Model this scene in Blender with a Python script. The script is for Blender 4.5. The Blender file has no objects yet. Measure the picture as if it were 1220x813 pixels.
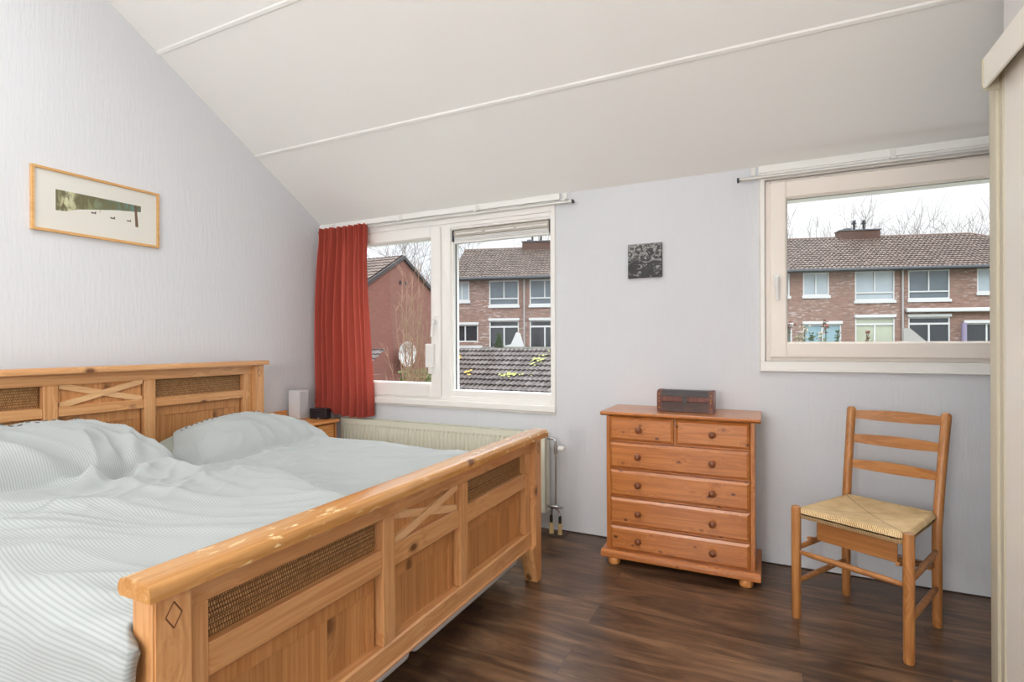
import bpy, bmesh, math, random
from mathutils import Vector, Matrix, noise
random.seed(7)
C = bpy.context.scene.collection
PI = math.pi
R = math.radians

# ------------------------------------------------------------------ helpers
def new_bm(): return bmesh.new()

def box(bm, x0, x1, y0, y1, z0, z1, bev=0.0, seg=1, M=None):
    r = bmesh.ops.create_cube(bm, size=1.0)
    vs = r['verts']
    sx, sy, sz = abs(x1-x0), abs(y1-y0), abs(z1-z0)
    for v in vs:
        v.co = Vector(((v.co.x+.5)*sx+min(x0,x1), (v.co.y+.5)*sy+min(y0,y1), (v.co.z+.5)*sz+min(z0,z1)))
    if bev > 0:
        bev = min(bev, .45*min(sx, sy, sz))
        es = list({e for v in vs for e in v.link_edges})
        rr = bmesh.ops.bevel(bm, geom=es, offset=bev, segments=seg, affect='EDGES', profile=.6)
        vs = list({v for f in rr['faces'] for v in f.verts} | {v for v in vs if v.is_valid})
    if M is not None:
        for v in vs: v.co = M @ v.co
    return vs

def prism(bm, pts, axis, a0, a1, bev=0.0):
    """pts: 2D outline; axis 'x','y','z' extrusion between a0 and a1."""
    def P(u, v, a):
        return {'x': (a, u, v), 'y': (u, a, v), 'z': (u, v, a)}[axis]
    n = len(pts)
    A = [bm.verts.new(P(u, v, a0)) for u, v in pts]
    B = [bm.verts.new(P(u, v, a1)) for u, v in pts]
    fs = [bm.faces.new(A), bm.faces.new(B[::-1])]
    for i in range(n):
        fs.append(bm.faces.new((A[i], B[i], B[(i+1) % n], A[(i+1) % n])))
    bmesh.ops.recalc_face_normals(bm, faces=fs)
    if bev > 0:
        es = list({e for f in fs for e in f.edges})
        bmesh.ops.bevel(bm, geom=es, offset=bev, segments=2, affect='EDGES')
    return A+B

def frame_from(d):
    d = d.normalized()
    up = Vector((0, 0, 1)) if abs(d.z) < .95 else Vector((1, 0, 0))
    a = d.cross(up).normalized(); b = d.cross(a).normalized()
    return a, b

def tube(bm, pts, rad, n=10, cap=True):
    """pts list of points, rad number or list"""
    pts = [Vector(p) for p in pts]
    if not isinstance(rad, (list, tuple)): rad = [rad]*len(pts)
    rings = []
    a = b = None
    for i, p in enumerate(pts):
        if i == 0: d = pts[1]-pts[0]
        elif i == len(pts)-1: d = pts[-1]-pts[-2]
        else: d = (pts[i+1]-pts[i]).normalized()+(pts[i]-pts[i-1]).normalized()
        if a is None: a, b = frame_from(d)
        else:
            d = d.normalized(); a = (a-d*a.dot(d)).normalized(); b = d.cross(a)
        rings.append([bm.verts.new(p+(a*math.cos(2*PI*k/n)+b*math.sin(2*PI*k/n))*rad[i]) for k in range(n)])
    for i in range(len(rings)-1):
        for k in range(n):
            bm.faces.new((rings[i][k], rings[i][(k+1) % n], rings[i+1][(k+1) % n], rings[i+1][k]))
    if cap:
        bm.faces.new(rings[0][::-1]); bm.faces.new(rings[-1])

def lathe(bm, prof, c, axis=(0, 0, 1), n=20):
    """prof: list (r, h) along the axis from c"""
    ax = Vector(axis).normalized(); a, b = frame_from(ax); c = Vector(c)
    rings = []
    for r, h in prof:
        rings.append([bm.verts.new(c+ax*h+(a*math.cos(2*PI*k/n)+b*math.sin(2*PI*k/n))*max(r, 1e-4)) for k in range(n)])
    for i in range(len(rings)-1):
        for k in range(n):
            bm.faces.new((rings[i][k], rings[i][(k+1) % n], rings[i+1][(k+1) % n], rings[i+1][k]))
    bm.faces.new(rings[0][::-1]); bm.faces.new(rings[-1])

def grid(bm, nu, nv, fn):
    vs = [[bm.verts.new(fn(i/(nu-1), j/(nv-1))) for j in range(nv)] for i in range(nu)]
    for i in range(nu-1):
        for j in range(nv-1):
            bm.faces.new((vs[i][j], vs[i+1][j], vs[i+1][j+1], vs[i][j+1]))
    return vs

def obj(name, bm, mat, parent=None, smooth=False, auto=False, loc=None):
    """mesh given in world coordinates, stored relative to its parent / its own base"""
    bmesh.ops.recalc_face_normals(bm, faces=bm.faces[:])
    me = bpy.data.meshes.new(name)
    bm.to_mesh(me); bm.free()
    o = bpy.data.objects.new(name, me)
    if isinstance(mat, (list, tuple)):
        for m in mat: me.materials.append(m)
    else: me.materials.append(mat)
    C.objects.link(o)
    if parent is not None:
        W = WORLD[parent.name]
        me.transform(W.inverted()); o.parent = parent
        WORLD[o.name] = W.copy()
    else:
        if loc is None:
            xs = [v.co for v in me.vertices]
            lo = Vector((min(v.x for v in xs), min(v.y for v in xs), min(v.z for v in xs)))
            hi = Vector((max(v.x for v in xs), max(v.y for v in xs), max(v.z for v in xs)))
            loc = Vector(((lo.x+hi.x)/2, (lo.y+hi.y)/2, lo.z))
        W = Matrix.Translation(loc)
        me.transform(W.inverted()); o.location = loc; WORLD[o.name] = W
    if smooth:
        for p in me.polygons: p.use_smooth = True
    if auto:
        for p in me.polygons: p.use_smooth = True
        m = o.modifiers.new('edge', 'EDGE_SPLIT'); m.split_angle = R(35)
    return o
WORLD = {}

def thing(name, label, cat, loc=(0, 0, 0), rot=0, group=None, kind=None):
    o = bpy.data.objects.new(name, None); C.objects.link(o)
    o.location = loc; o.rotation_euler = (0, 0, rot); o.empty_display_size = .1
    WORLD[o.name] = Matrix.Translation(loc) @ Matrix.Rotation(rot, 4, 'Z')
    return tag(o, label, cat, group, kind)

def tag(o, label, cat, group=None, kind=None):
    o['label'] = label; o['category'] = cat
    if group: o['group'] = group
    if kind: o['kind'] = kind
    return o

# ------------------------------------------------------------------ materials
def srgb(r, g, b):
    f = lambda c: (c/255/12.92) if c/255 <= .04045 else ((c/255+.055)/1.055)**2.4
    return (f(r), f(g), f(b), 1)

class NT:
    def __init__(s, name):
        s.m = bpy.data.materials.new(name); s.m.use_nodes = True
        s.t = s.m.node_tree; s.t.nodes.clear()
        s.out = s.n('ShaderNodeOutputMaterial')
    def n(s, typ, **kw):
        nd = s.t.nodes.new(typ)
        for k, v in kw.items():
            if k == 'inp':
                for a, b in v.items():
                    if hasattr(b, 'is_output') : s.t.links.new(b, nd.inputs[a])
                    else: nd.inputs[a].default_value = b
            else: setattr(nd, k, v)
        return nd
    def math(s, op, a, b=0.0, c=0.0):
        return s.n('ShaderNodeMath', operation=op, inp={0: a, 1: b, 2: c}).outputs[0]
    def mix(s, fac, a, b, mode='MIX'):
        nd = s.n('ShaderNodeMix', data_type='RGBA', blend_type=mode)
        for i, v in ((0, fac), (6, a), (7, b)):
            if hasattr(v, 'is_output'): s.t.links.new(v, nd.inputs[i])
            else: nd.inputs[i].default_value = v
        return nd.outputs[2]
    def ramp(s, fac, stops):
        nd = s.n('ShaderNodeValToRGB', inp={0: fac})
        el = nd.color_ramp.elements
        while len(el) < len(stops): el.new(.5)
        for e, (p, c) in zip(el, stops): e.position = p; e.color = c if len(c) == 4 else (*c, 1)
        return nd.outputs[0]
    def coord(s, which='Object', scale=(1, 1, 1), loc=None):
        tc = s.n('ShaderNodeTexCoord').outputs[which]
        mp = s.n('ShaderNodeMapping', inp={0: tc, 3: scale})
        if loc is not None: s.t.links.new(loc, mp.inputs[1]) if hasattr(loc, 'is_output') else setattr(mp.inputs[1], 'default_value', loc)
        return mp.outputs[0]
    def noise(s, vec, scale, detail=3, rough=.5, dist=0):
        return s.n('ShaderNodeTexNoise', inp={'Vector': vec, 'Scale': scale, 'Detail': detail, 'Roughness': rough, 'Distortion': dist}).outputs[0]
    def bump(s, h, strength=.3, dist=.01):
        return s.n('ShaderNodeBump', inp={'Strength': strength, 'Distance': dist, 'Height': h}).outputs[0]
    def bsdf(s, **kw):
        p = s.n('ShaderNodeBsdfPrincipled', inp=kw)
        s.t.links.new(p.outputs[0], s.out.inputs[0]); return p

def plain(name, col, rough=.5, metal=0, spec=.5, noise_amt=0.0, nscale=20):
    t = NT(name)
    c = col
    if noise_amt:
        v = t.noise(t.coord(), nscale, 4)
        d = tuple(x*(1-noise_amt) for x in col[:3])+(1,); l = tuple(min(1, x*(1+noise_amt)) for x in col[:3])+(1,)
        c = t.mix(v, d, l)
    t.bsdf(**{'Base Color': c, 'Roughness': rough, 'Metallic': metal, 'Specular IOR Level': spec})
    return t.m

def wood(name, light, mid, dark, axis='x', knots=.5, rough=.42, knotcol=(90, 48, 26), gl=0.0, knot_density=1.0, stretch=1.0, spec=.4):
    t = NT(name)
    rnd = t.n('ShaderNodeNewGeometry').outputs['Random Per Island']
    off = t.n('ShaderNodeCombineXYZ', inp={0: t.math('MULTIPLY', rnd, 37.0), 1: t.math('MULTIPLY', rnd, 19.0), 2: t.math('MULTIPLY', rnd, 53.0)}).outputs[0]
    sc = {'x': (.5*stretch, 16, 16), 'y': (16, .5*stretch, 16), 'z': (16, 16, .5*stretch)}[axis]
    kc = {'x': (5, 8, 8), 'y': (8, 5, 8), 'z': (8, 8, 5)}[axis]
    tc = t.n('ShaderNodeTexCoord').outputs['Object']
    add = t.n('ShaderNodeVectorMath', operation='ADD', inp={0: tc, 1: off}).outputs[0]
    # knots
    kv = t.n('ShaderNodeVectorMath', operation='MULTIPLY', inp={0: add, 1: kc}).outputs[0]
    kn = t.n('ShaderNodeTexVoronoi', inp={'Vector': kv, 'Scale': 1.25*knot_density, 'Randomness': 1.0}).outputs['Distance']
    # the grain flows round the knots
    warp = t.math('MULTIPLY', t.math('SMOOTH_MIN', kn, .35, .2), 1.6)
    gv = t.n('ShaderNodeVectorMath', operation='MULTIPLY', inp={0: add, 1: sc}).outputs[0]
    wv = t.n('ShaderNodeCombineXYZ', inp={0: warp, 1: warp, 2: warp}).outputs[0]
    gv = t.n('ShaderNodeVectorMath', operation='ADD', inp={0: gv, 1: wv}).outputs[0]
    g = t.noise(gv, 1.3, 3, .5, .4)
    rings = t.math('MULTIPLY_ADD', t.math('SINE', t.math('MULTIPLY', g, 34.0)), .5, .5)
    fine = t.noise(gv, 9, 3, .6)
    tone = t.math('ADD', t.math('MULTIPLY', rings, .28), t.math('MULTIPLY', fine, .72))
    c = t.ramp(tone, [(.15, srgb(*light)), (.5, srgb(*mid)), (.95, srgb(*dark))])
    bv = t.math('MULTIPLY_ADD', rnd, .26, .87)
    c = t.mix(1.0, c, t.n('ShaderNodeCombineColor', inp={0: bv, 1: bv, 2: bv}).outputs[0], 'MULTIPLY')
    kf = t.ramp(kn, [(.07, (1, 1, 1)), (.10, (.5, .5, .5)), (.16, (0, 0, 0))])
    c = t.mix(t.math('MULTIPLY', kf, knots), c, srgb(*knotcol))
    p = t.bsdf(**{'Base Color': c, 'Roughness': rough, 'Specular IOR Level': spec, 'Normal': t.bump(tone, .08, .002)})
    if gl: p.inputs['Coat Weight'].default_value = gl; p.inputs['Coat Roughness'].default_value = .25
    return t.m

PL, PM, PD = (220, 172, 122), (206, 152, 100), (180, 122, 72)
pine = {a: wood('pine_'+a, PL, PM, PD, a, knots=.85, knot_density=.75, rough=.34, gl=.3) for a in 'xyz'}
pine_pale = wood('pine_pale', (232, 192, 146), (222, 178, 130), (204, 156, 106), 'y', knots=.3, knot_density=.5, rough=.38, gl=.2)
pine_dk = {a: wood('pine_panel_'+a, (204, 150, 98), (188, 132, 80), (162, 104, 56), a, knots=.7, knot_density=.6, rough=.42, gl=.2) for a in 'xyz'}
CL, CM, CD = (204, 134, 70), (184, 112, 54), (144, 80, 36)
def worn_cap():
    m = wood('worn_pine_cap', (208, 158, 100), (192, 138, 78), (168, 110, 56), 'y', knots=.85, knot_density=.75, rough=.26, gl=.45)
    nt = m.node_tree; p = [n for n in nt.nodes if n.type == 'BSDF_PRINCIPLED'][0]
    src = p.inputs['Base Color'].links[0].from_socket
    N = nt.nodes.new; L = nt.links.new
    tc = N('ShaderNodeTexCoord'); mp = N('ShaderNodeMapping'); mp.inputs[3].default_value = (60, 18, 60); mp.inputs[2].default_value = (0, 0, .35)
    no = N('ShaderNodeTexNoise'); no.inputs['Scale'].default_value = 1.0; no.inputs['Detail'].default_value = 4
    mp2 = N('ShaderNodeMapping'); mp2.inputs[3].default_value = (3, 2.2, 3); n2 = N('ShaderNodeTexNoise'); n2.inputs['Scale'].default_value = 1.0
    r1 = N('ShaderNodeValToRGB'); r1.color_ramp.elements[0].position = .60; r1.color_ramp.elements[1].position = .66
    r2 = N('ShaderNodeValToRGB'); r2.color_ramp.elements[0].position = .46; r2.color_ramp.elements[1].position = .56
    mu = N('ShaderNodeMath'); mu.operation = 'MULTIPLY'; mu.inputs[2].default_value = 0
    mx = N('ShaderNodeMix'); mx.data_type = 'RGBA'; mx.inputs[7].default_value = srgb(240, 212, 158)
    L(tc.outputs['Object'], mp.inputs[0]); L(mp.outputs[0], no.inputs[0]); L(no.outputs[0], r1.inputs[0])
    L(tc.outputs['Object'], mp2.inputs[0]); L(mp2.outputs[0], n2.inputs[0]); L(n2.outputs[0], r2.inputs[0])
    L(r1.outputs[0], mu.inputs[0]); L(r2.outputs[0], mu.inputs[1]); L(mu.outputs[0], mx.inputs[0]); L(src, mx.inputs[6]); L(mx.outputs[2], p.inputs['Base Color'])
    return m
M_cap = worn_cap()
chest_w = {a: wood('orange_pine_'+a, CL, CM, CD, a, knots=.95, knotcol=(70, 28, 10), knot_density=1.5, rough=.3, gl=.5, spec=.5) for a in 'xyz'}
beech = {a: wood('beech_'+a, (188, 134, 80), (170, 114, 64), (142, 90, 46), a, knots=.10, knot_density=.5, rough=.38, gl=.3) for a in 'xyz'}
night_w = {a: wood('nightstand_pine_'+a, (222, 160, 96), (204, 134, 70), (176, 106, 52), a, knots=.6, rough=.4, gl=.2) for a in 'xyz'}
box_w = wood('dark_box_wood', (86, 52, 40), (68, 40, 32), (44, 26, 22), 'x', knots=.2, rough=.35)
box_red = wood('red_box_wood', (120, 62, 40), (98, 46, 30), (70, 30, 20), 'z', knots=.2, rough=.35)

# wall paint with vertical streaked plaster
def plaster(name, col, axis_flat):
    t = NT(name)
    sc = (60, 60, 7)
    v = t.coord('Object', sc)
    n1 = t.noise(v, 1.0, 4, .65)
    n2 = t.noise(t.coord('Object', (25, 25, 25)), 1.0, 3)
    h = t.math('ADD', t.math('MULTIPLY', n1, .8), t.math('MULTIPLY', n2, .2))
    t.bsdf(**{'Base Color': col, 'Roughness': .75, 'Specular IOR Level': .25, 'Normal': t.bump(h, .5, .006)})
    return t.m
M_wall = plaster('wall_plaster', srgb(221, 224, 229), 'y')
M_ceil = plain('ceiling_paint', srgb(244, 244, 241), .7, spec=.2)
M_white = plain('white_gloss_paint', srgb(248, 247, 244), .35)
M_cream = plain('cream_window_paint', srgb(247, 239, 230), .35)
M_rail = plain('white_rail', srgb(232, 232, 228), .4)
M_door = plain('cream_door_paint', srgb(244, 239, 229), .35)
M_doorstile = plain('beige_door_stile', srgb(206, 198, 176), .4)
M_rad = plain('cream_radiator', srgb(226, 226, 208), .35)
M_chrome = plain('chrome', srgb(190, 190, 195), .22, metal=1)
M_brass = plain('brass_nail', srgb(200, 150, 80), .3, metal=1)
M_black = plain('black_plastic', srgb(30, 32, 38), .3)
M_darkgrey = plain('dark_grey_plastic', srgb(60, 62, 68), .4)
M_grey = plain('grey_plastic', srgb(150, 150, 150), .5)
M_plasticwhite = plain('white_plastic', srgb(238, 238, 236), .35)
M_groove = plain('dark_carving', srgb(110, 66, 34), .7)
M_sleeve = plain('beige_pipe_sleeve', srgb(205, 180, 130), .6)
M_darkfit = plain('dark_fitting', srgb(62, 58, 56), .4, metal=.6)
M_knob = wood('drawer_knob_wood', (140, 78, 40), (118, 62, 30), (92, 44, 20), 'y', knots=0, rough=.3, gl=.4)
M_canvas_side = plain('canvas_edge', srgb(60, 60, 62), .7)

def glass_mat():
    t = NT('window_glass')
    fr = t.n('ShaderNodeFresnel', inp={'IOR': 1.5}).outputs[0]
    tr = t.n('ShaderNodeBsdfTransparent', inp={0: (.985, .99, .99, 1)}).outputs[0]
    gl = t.n('ShaderNodeBsdfGlossy', inp={'Roughness': .02}).outputs[0]
    mx = t.n('ShaderNodeMixShader', inp={0: t.math('MULTIPLY', fr, t.math('SUBTRACT', .8, t.math('MULTIPLY', t.n('ShaderNodeNewGeometry').outputs['Backfacing'], .8))), 1: tr, 2: gl}).outputs[0]
    t.t.links.new(mx, t.out.inputs[0]); return t.m
M_glass = glass_mat()

def floor_mat():
    t = NT('dark_oak_laminate')
    v = t.coord('Object', (1, 1, 1))
    br = t.n('ShaderNodeTexBrick', offset=.37, inp={'Vector': v, 'Color1': (.0, .0, .0, 1), 'Color2': (1, 1, 1, 1), 'Mortar': (.5, .5, .5, 1), 'Scale': 1.0, 'Mortar Size': .0012, 'Mortar Smooth': .1, 'Bias': 0, 'Brick Width': 1.28, 'Row Height': .19})
    tone = br.outputs[0]; mort = br.outputs['Fac']
    sh = t.n('ShaderNodeCombineXYZ', inp={0: t.math('MULTIPLY', tone, 7.3), 1: t.math('MULTIPLY', tone, 11.7), 2: 0}).outputs[0]
    vv = t.n('ShaderNodeVectorMath', operation='ADD', inp={0: v, 1: sh}).outputs[0]
    g = t.n('ShaderNodeVectorMath', operation='MULTIPLY', inp={0: vv, 1: (1.3, 7.0, 1)}).outputs[0]
    n1 = t.noise(g, 1.6, 5, .6, 1.2)
    g2 = t.n('ShaderNodeVectorMath', operation='MULTIPLY', inp={0: vv, 1: (3, 60, 1)}).outputs[0]
    n2 = t.noise(g2, 1.0, 3, .6, .5)
    kn = t.n('ShaderNodeTexVoronoi', inp={'Vector': t.n('ShaderNodeVectorMath', operation='MULTIPLY', inp={0: vv, 1: (1.7, 3.6, 1)}).outputs[0], 'Scale': 1.0}).outputs['Distance']
    kf = t.ramp(kn, [(.03, (1, 1, 1)), (.15, (0, 0, 0))])
    m = t.math('ADD', t.math('MULTIPLY', n1, .84), t.math('MULTIPLY', n2, .16))
    c = t.ramp(m, [(.33, srgb(54, 38, 28)), (.46, srgb(88, 64, 47)), (.56, srgb(112, 84, 62)), (.70, srgb(146, 114, 86))])
    c = t.mix(t.math('MULTIPLY', kf, .7), c, srgb(34, 22, 18))
    tv = t.math('MULTIPLY_ADD', tone, .35, .80)
    c = t.mix(1.0, c, t.n('ShaderNodeCombineColor', inp={0: tv, 1: tv, 2: tv}).outputs[0], 'MULTIPLY')
    c = t.mix(t.math('MULTIPLY', mort, .6), c, srgb(25, 17, 13))
    t.bsdf(**{'Base Color': c, 'Roughness': t.math('MULTIPLY_ADD', m, .2, .22), 'Specular IOR Level': .5, 'Normal': t.bump(t.math('SUBTRACT', n2, mort), .10, .002)})
    return t.m
M_floor = floor_mat()

def fabric_duvet():
    t = NT('striped_duvet_cotton')
    uv = t.n('ShaderNodeUVMap').outputs[0]
    sep = t.n('ShaderNodeSeparateXYZ', inp={0: uv})
    s = t.math('SINE', t.math('MULTIPLY', sep.outputs[1], 2*PI/.0088))
    st = t.ramp(t.math('MULTIPLY_ADD', s, .5, .5), [(.50, (0, 0, 0)), (.72, (1, 1, 1))])
    c = t.mix(st, srgb(174, 179, 179), srgb(158, 164, 163))
    w = t.noise(uv, 3, 3)
    h = t.noise(uv, 900, 2)
    t.bsdf(**{'Base Color': c, 'Roughness': .85, 'Specular IOR Level': .15, 'Sheen Weight': .15, 'Normal': t.bump(h, .1, .001)})
    return t.m
M_duvet = fabric_duvet()
M_pillow = plain('grey_green_pillow_cotton', srgb(158, 163, 154), .85, spec=.15, noise_amt=.05)
M_embroid = plain('grey_embroidery', srgb(120, 122, 118), .9)
M_divan = plain('grey_white_divan_fabric', srgb(206, 208, 212), .85, spec=.2, noise_amt=.03, nscale=200)

def curtain_mat():
    t = NT('red_curtain_cloth')
    v = t.coord('Object', (400, 400, 400))
    n = t.noise(v, 1.0, 2)
    c = t.mix(n, srgb(178, 82, 70), srgb(192, 96, 84))
    d = t.n('ShaderNodeBsdfDiffuse', inp={0: c, 1: .6}).outputs[0]
    tl = t.n('ShaderNodeBsdfTranslucent', inp={0: srgb(232, 132, 110)}).outputs[0]
    mx = t.n('ShaderNodeMixShader', inp={0: .24, 1: d, 2: tl}).outputs[0]
    t.t.links.new(mx, t.out.inputs[0]); return t.m
M_curtain = curtain_mat()

def rattan_mat():
    t = NT('woven_rattan')
    tc = t.n('ShaderNodeTexCoord').outputs['Object']
    sep = t.n('ShaderNodeSeparateXYZ', inp={0: tc})
    v = t.n('ShaderNodeCombineXYZ', inp={0: sep.outputs[1], 1: sep.outputs[2], 2: 0}).outputs[0]
    br = t.n('ShaderNodeTexBrick', offset=.5, inp={'Vector': v, 'Color1': srgb(192, 148, 96), 'Color2': srgb(162, 118, 72), 'Mortar': srgb(92, 60, 32), 'Scale': 1.0, 'Mortar Size': .0013, 'Mortar Smooth': .5, 'Bias': 0, 'Brick Width': .0062, 'Row Height': .0125})
    t.bsdf(**{'Base Color': br.outputs[0], 'Roughness': .5, 'Specular IOR Level': .4, 'Normal': t.bump(t.math('SUBTRACT', 1.0, br.outputs['Fac']), .9, .004)})
    return t.m
M_rattan = rattan_mat()

def rush_mat():
    t = NT('woven_rush')
    tc = t.n('ShaderNodeTexCoord').outputs['Object']
    sep = t.n('ShaderNodeSeparateXYZ', inp={0: tc})
    x = sep.outputs[0]; y = t.math('SUBTRACT', sep.outputs[1], .20)
    ax = t.math('DIVIDE', t.math('ABSOLUTE', x), .205); ay = t.math('DIVIDE', t.math('ABSOLUTE', y), .215)
    side = t.math('GREATER_THAN', ax, ay)
    wob = t.math('MULTIPLY', t.noise(t.coord('Object', (1, 1, 1)), 30, 2), .006)
    a = t.math('ADD', x, wob); b = t.math('ADD', y, wob)
    w = 2*PI/.0065
    sa = t.math('SINE', t.math('MULTIPLY', a, w)); sb = t.math('SINE', t.math('MULTIPLY', b, w))
    nside = t.math('SUBTRACT', 1.0, side)
    s = t.math('ADD', t.math('MULTIPLY', sb, side), t.math('MULTIPLY', sa, nside))
    h = t.math('MULTIPLY_ADD', s, .5, .5)
    seam = t.math('ABSOLUTE', t.math('SUBTRACT', ax, ay))
    sm = t.ramp(seam, [(.0, (1, 1, 1)), (.03, (0, 0, 0))])
    n = t.noise(t.coord('Object', (14, 14, 14)), 1.0, 3)
    c = t.ramp(t.math('ADD', t.math('MULTIPLY', h, .5), t.math('MULTIPLY', n, .5)), [(.15, srgb(160, 120, 72)), (.45, srgb(222, 186, 132)), (.8, srgb(246, 224, 180))])
    c = t.mix(t.math('MULTIPLY', sm, .6), c, srgb(110, 74, 38))
    t.bsdf(**{'Base Color': c, 'Roughness': .6, 'Specular IOR Level': .3, 'Normal': t.bump(h, .7, .003)})
    return t.m
M_rush = rush_mat()

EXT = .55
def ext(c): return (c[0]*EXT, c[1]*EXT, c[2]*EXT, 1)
def brick_mat(name, c1, c2, mortar, patch=.0, comp=(0, 2), bw=.22, rh=.065, rot=0):
    t = NT(name)
    tc = t.n('ShaderNodeTexCoord').outputs['Object']
    sep = t.n('ShaderNodeSeparateXYZ', inp={0: tc})
    v = t.n('ShaderNodeCombineXYZ', inp={0: sep.outputs[comp[0]], 1: sep.outputs[comp[1]], 2: 0}).outputs[0]
    br = t.n('ShaderNodeTexBrick', offset=.5, inp={'Vector': v, 'Color1': c1, 'Color2': c2, 'Mortar': mortar, 'Scale': 1.0, 'Mortar Size': .009, 'Mortar Smooth': .3, 'Bias': 0, 'Brick Width': bw, 'Row Height': rh})
    n = t.noise(v, .8, 4, .6)
    c = t.mix(t.math('MULTIPLY', n, .5), br.outputs[0], mortar)
    if patch:
        nv = t.n('ShaderNodeVectorMath', operation='MULTIPLY', inp={0: v, 1: (2.2, 9.0, 1)}).outputs[0]
        p = t.math('MULTIPLY', t.ramp(t.noise(nv, 1.1, 4, .7), [(.52, (0, 0, 0)), (.61, (1, 1, 1))]), t.ramp(t.noise(v, .32, 2), [(.40, (0, 0, 0)), (.56, (1, 1, 1))]))
        c = t.mix(t.math('MULTIPLY', p, patch*.85), c, ext(srgb(226, 212, 206)))
    t.bsdf(**{'Base Color': c, 'Roughness': .85, 'Specular IOR Level': .2})
    return t.m
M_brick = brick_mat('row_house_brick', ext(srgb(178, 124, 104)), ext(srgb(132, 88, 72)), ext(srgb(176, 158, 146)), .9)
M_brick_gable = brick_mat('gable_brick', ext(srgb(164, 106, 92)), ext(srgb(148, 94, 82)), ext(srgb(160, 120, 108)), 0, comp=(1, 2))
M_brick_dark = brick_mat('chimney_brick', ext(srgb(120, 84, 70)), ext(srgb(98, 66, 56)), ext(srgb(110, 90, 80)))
def tile_mat(name, a, b, c3):
    t = NT(name)
    n = t.noise(t.coord('Object', (1, 1, 1)), 2.5, 5, .7)
    n2 = t.n('ShaderNodeTexWhiteNoise', inp={'Vector': t.n('ShaderNodeVectorMath', operation='SNAP', inp={0: t.n('ShaderNodeTexCoord').outputs['Object'], 1: (.22, .22, .2)}).outputs[0]}).outputs[0]
    m = t.math('ADD', t.math('MULTIPLY', n, .6), t.math('MULTIPLY', n2, .4))
    t.bsdf(**{'Base Color': t.ramp(m, [(.2, a), (.5, b), (.85, c3)]), 'Roughness': .7, 'Specular IOR Level': .3})
    return t.m
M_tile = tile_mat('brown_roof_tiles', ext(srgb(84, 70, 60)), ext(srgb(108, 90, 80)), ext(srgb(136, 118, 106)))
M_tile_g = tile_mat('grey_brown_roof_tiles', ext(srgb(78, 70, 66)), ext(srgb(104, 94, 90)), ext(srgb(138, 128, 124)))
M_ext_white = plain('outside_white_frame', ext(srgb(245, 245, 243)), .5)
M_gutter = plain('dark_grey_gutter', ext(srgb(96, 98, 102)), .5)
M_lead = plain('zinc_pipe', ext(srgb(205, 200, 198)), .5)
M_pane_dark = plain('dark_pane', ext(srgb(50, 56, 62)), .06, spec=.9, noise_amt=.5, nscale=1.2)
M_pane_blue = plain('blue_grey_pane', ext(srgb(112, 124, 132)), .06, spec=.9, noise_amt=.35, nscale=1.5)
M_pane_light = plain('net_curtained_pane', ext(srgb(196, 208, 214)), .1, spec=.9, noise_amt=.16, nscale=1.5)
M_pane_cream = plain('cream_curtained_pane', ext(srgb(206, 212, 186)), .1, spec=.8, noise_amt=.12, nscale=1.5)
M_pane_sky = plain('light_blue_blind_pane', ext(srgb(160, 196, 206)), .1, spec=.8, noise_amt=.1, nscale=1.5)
M_bark = plain('grey_bark', ext(srgb(196, 188, 186)), .9, noise_amt=.2)  # grey bark washed lighter, the haze is in its colour
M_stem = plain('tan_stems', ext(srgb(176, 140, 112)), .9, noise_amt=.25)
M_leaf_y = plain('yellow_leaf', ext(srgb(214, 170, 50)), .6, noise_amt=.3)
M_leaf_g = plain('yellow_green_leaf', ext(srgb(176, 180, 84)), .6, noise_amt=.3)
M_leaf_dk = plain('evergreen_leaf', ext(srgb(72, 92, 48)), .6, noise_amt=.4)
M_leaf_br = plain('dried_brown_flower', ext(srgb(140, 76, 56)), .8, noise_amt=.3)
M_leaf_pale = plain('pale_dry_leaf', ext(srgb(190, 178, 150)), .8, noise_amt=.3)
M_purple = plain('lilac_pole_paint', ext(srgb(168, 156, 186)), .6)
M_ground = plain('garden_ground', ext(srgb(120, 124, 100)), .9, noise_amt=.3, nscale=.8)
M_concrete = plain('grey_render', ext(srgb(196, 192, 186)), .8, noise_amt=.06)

# ------------------------------------------------------------------ room shell
YB, XL = 3.21, -3.255
EAVE, SL = 2.158, .605
RIDGE_Y = -.55
RIDGE_Z = EAVE + SL*(YB-RIDGE_Y)
YR = -3.0          # wall behind the camera
XW = .75           # partition with the sliding door
XN = 1.85          # far side of the nook behind the sliding door
def zc(y): return EAVE+SL*(YB-y) if y > RIDGE_Y else RIDGE_Z-SL*(RIDGE_Y-y)

def struct(name, bm, mat, label, cat, smooth=False):
    return tag(obj(name, bm, mat, None, smooth), label, cat, kind='structure')

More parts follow.
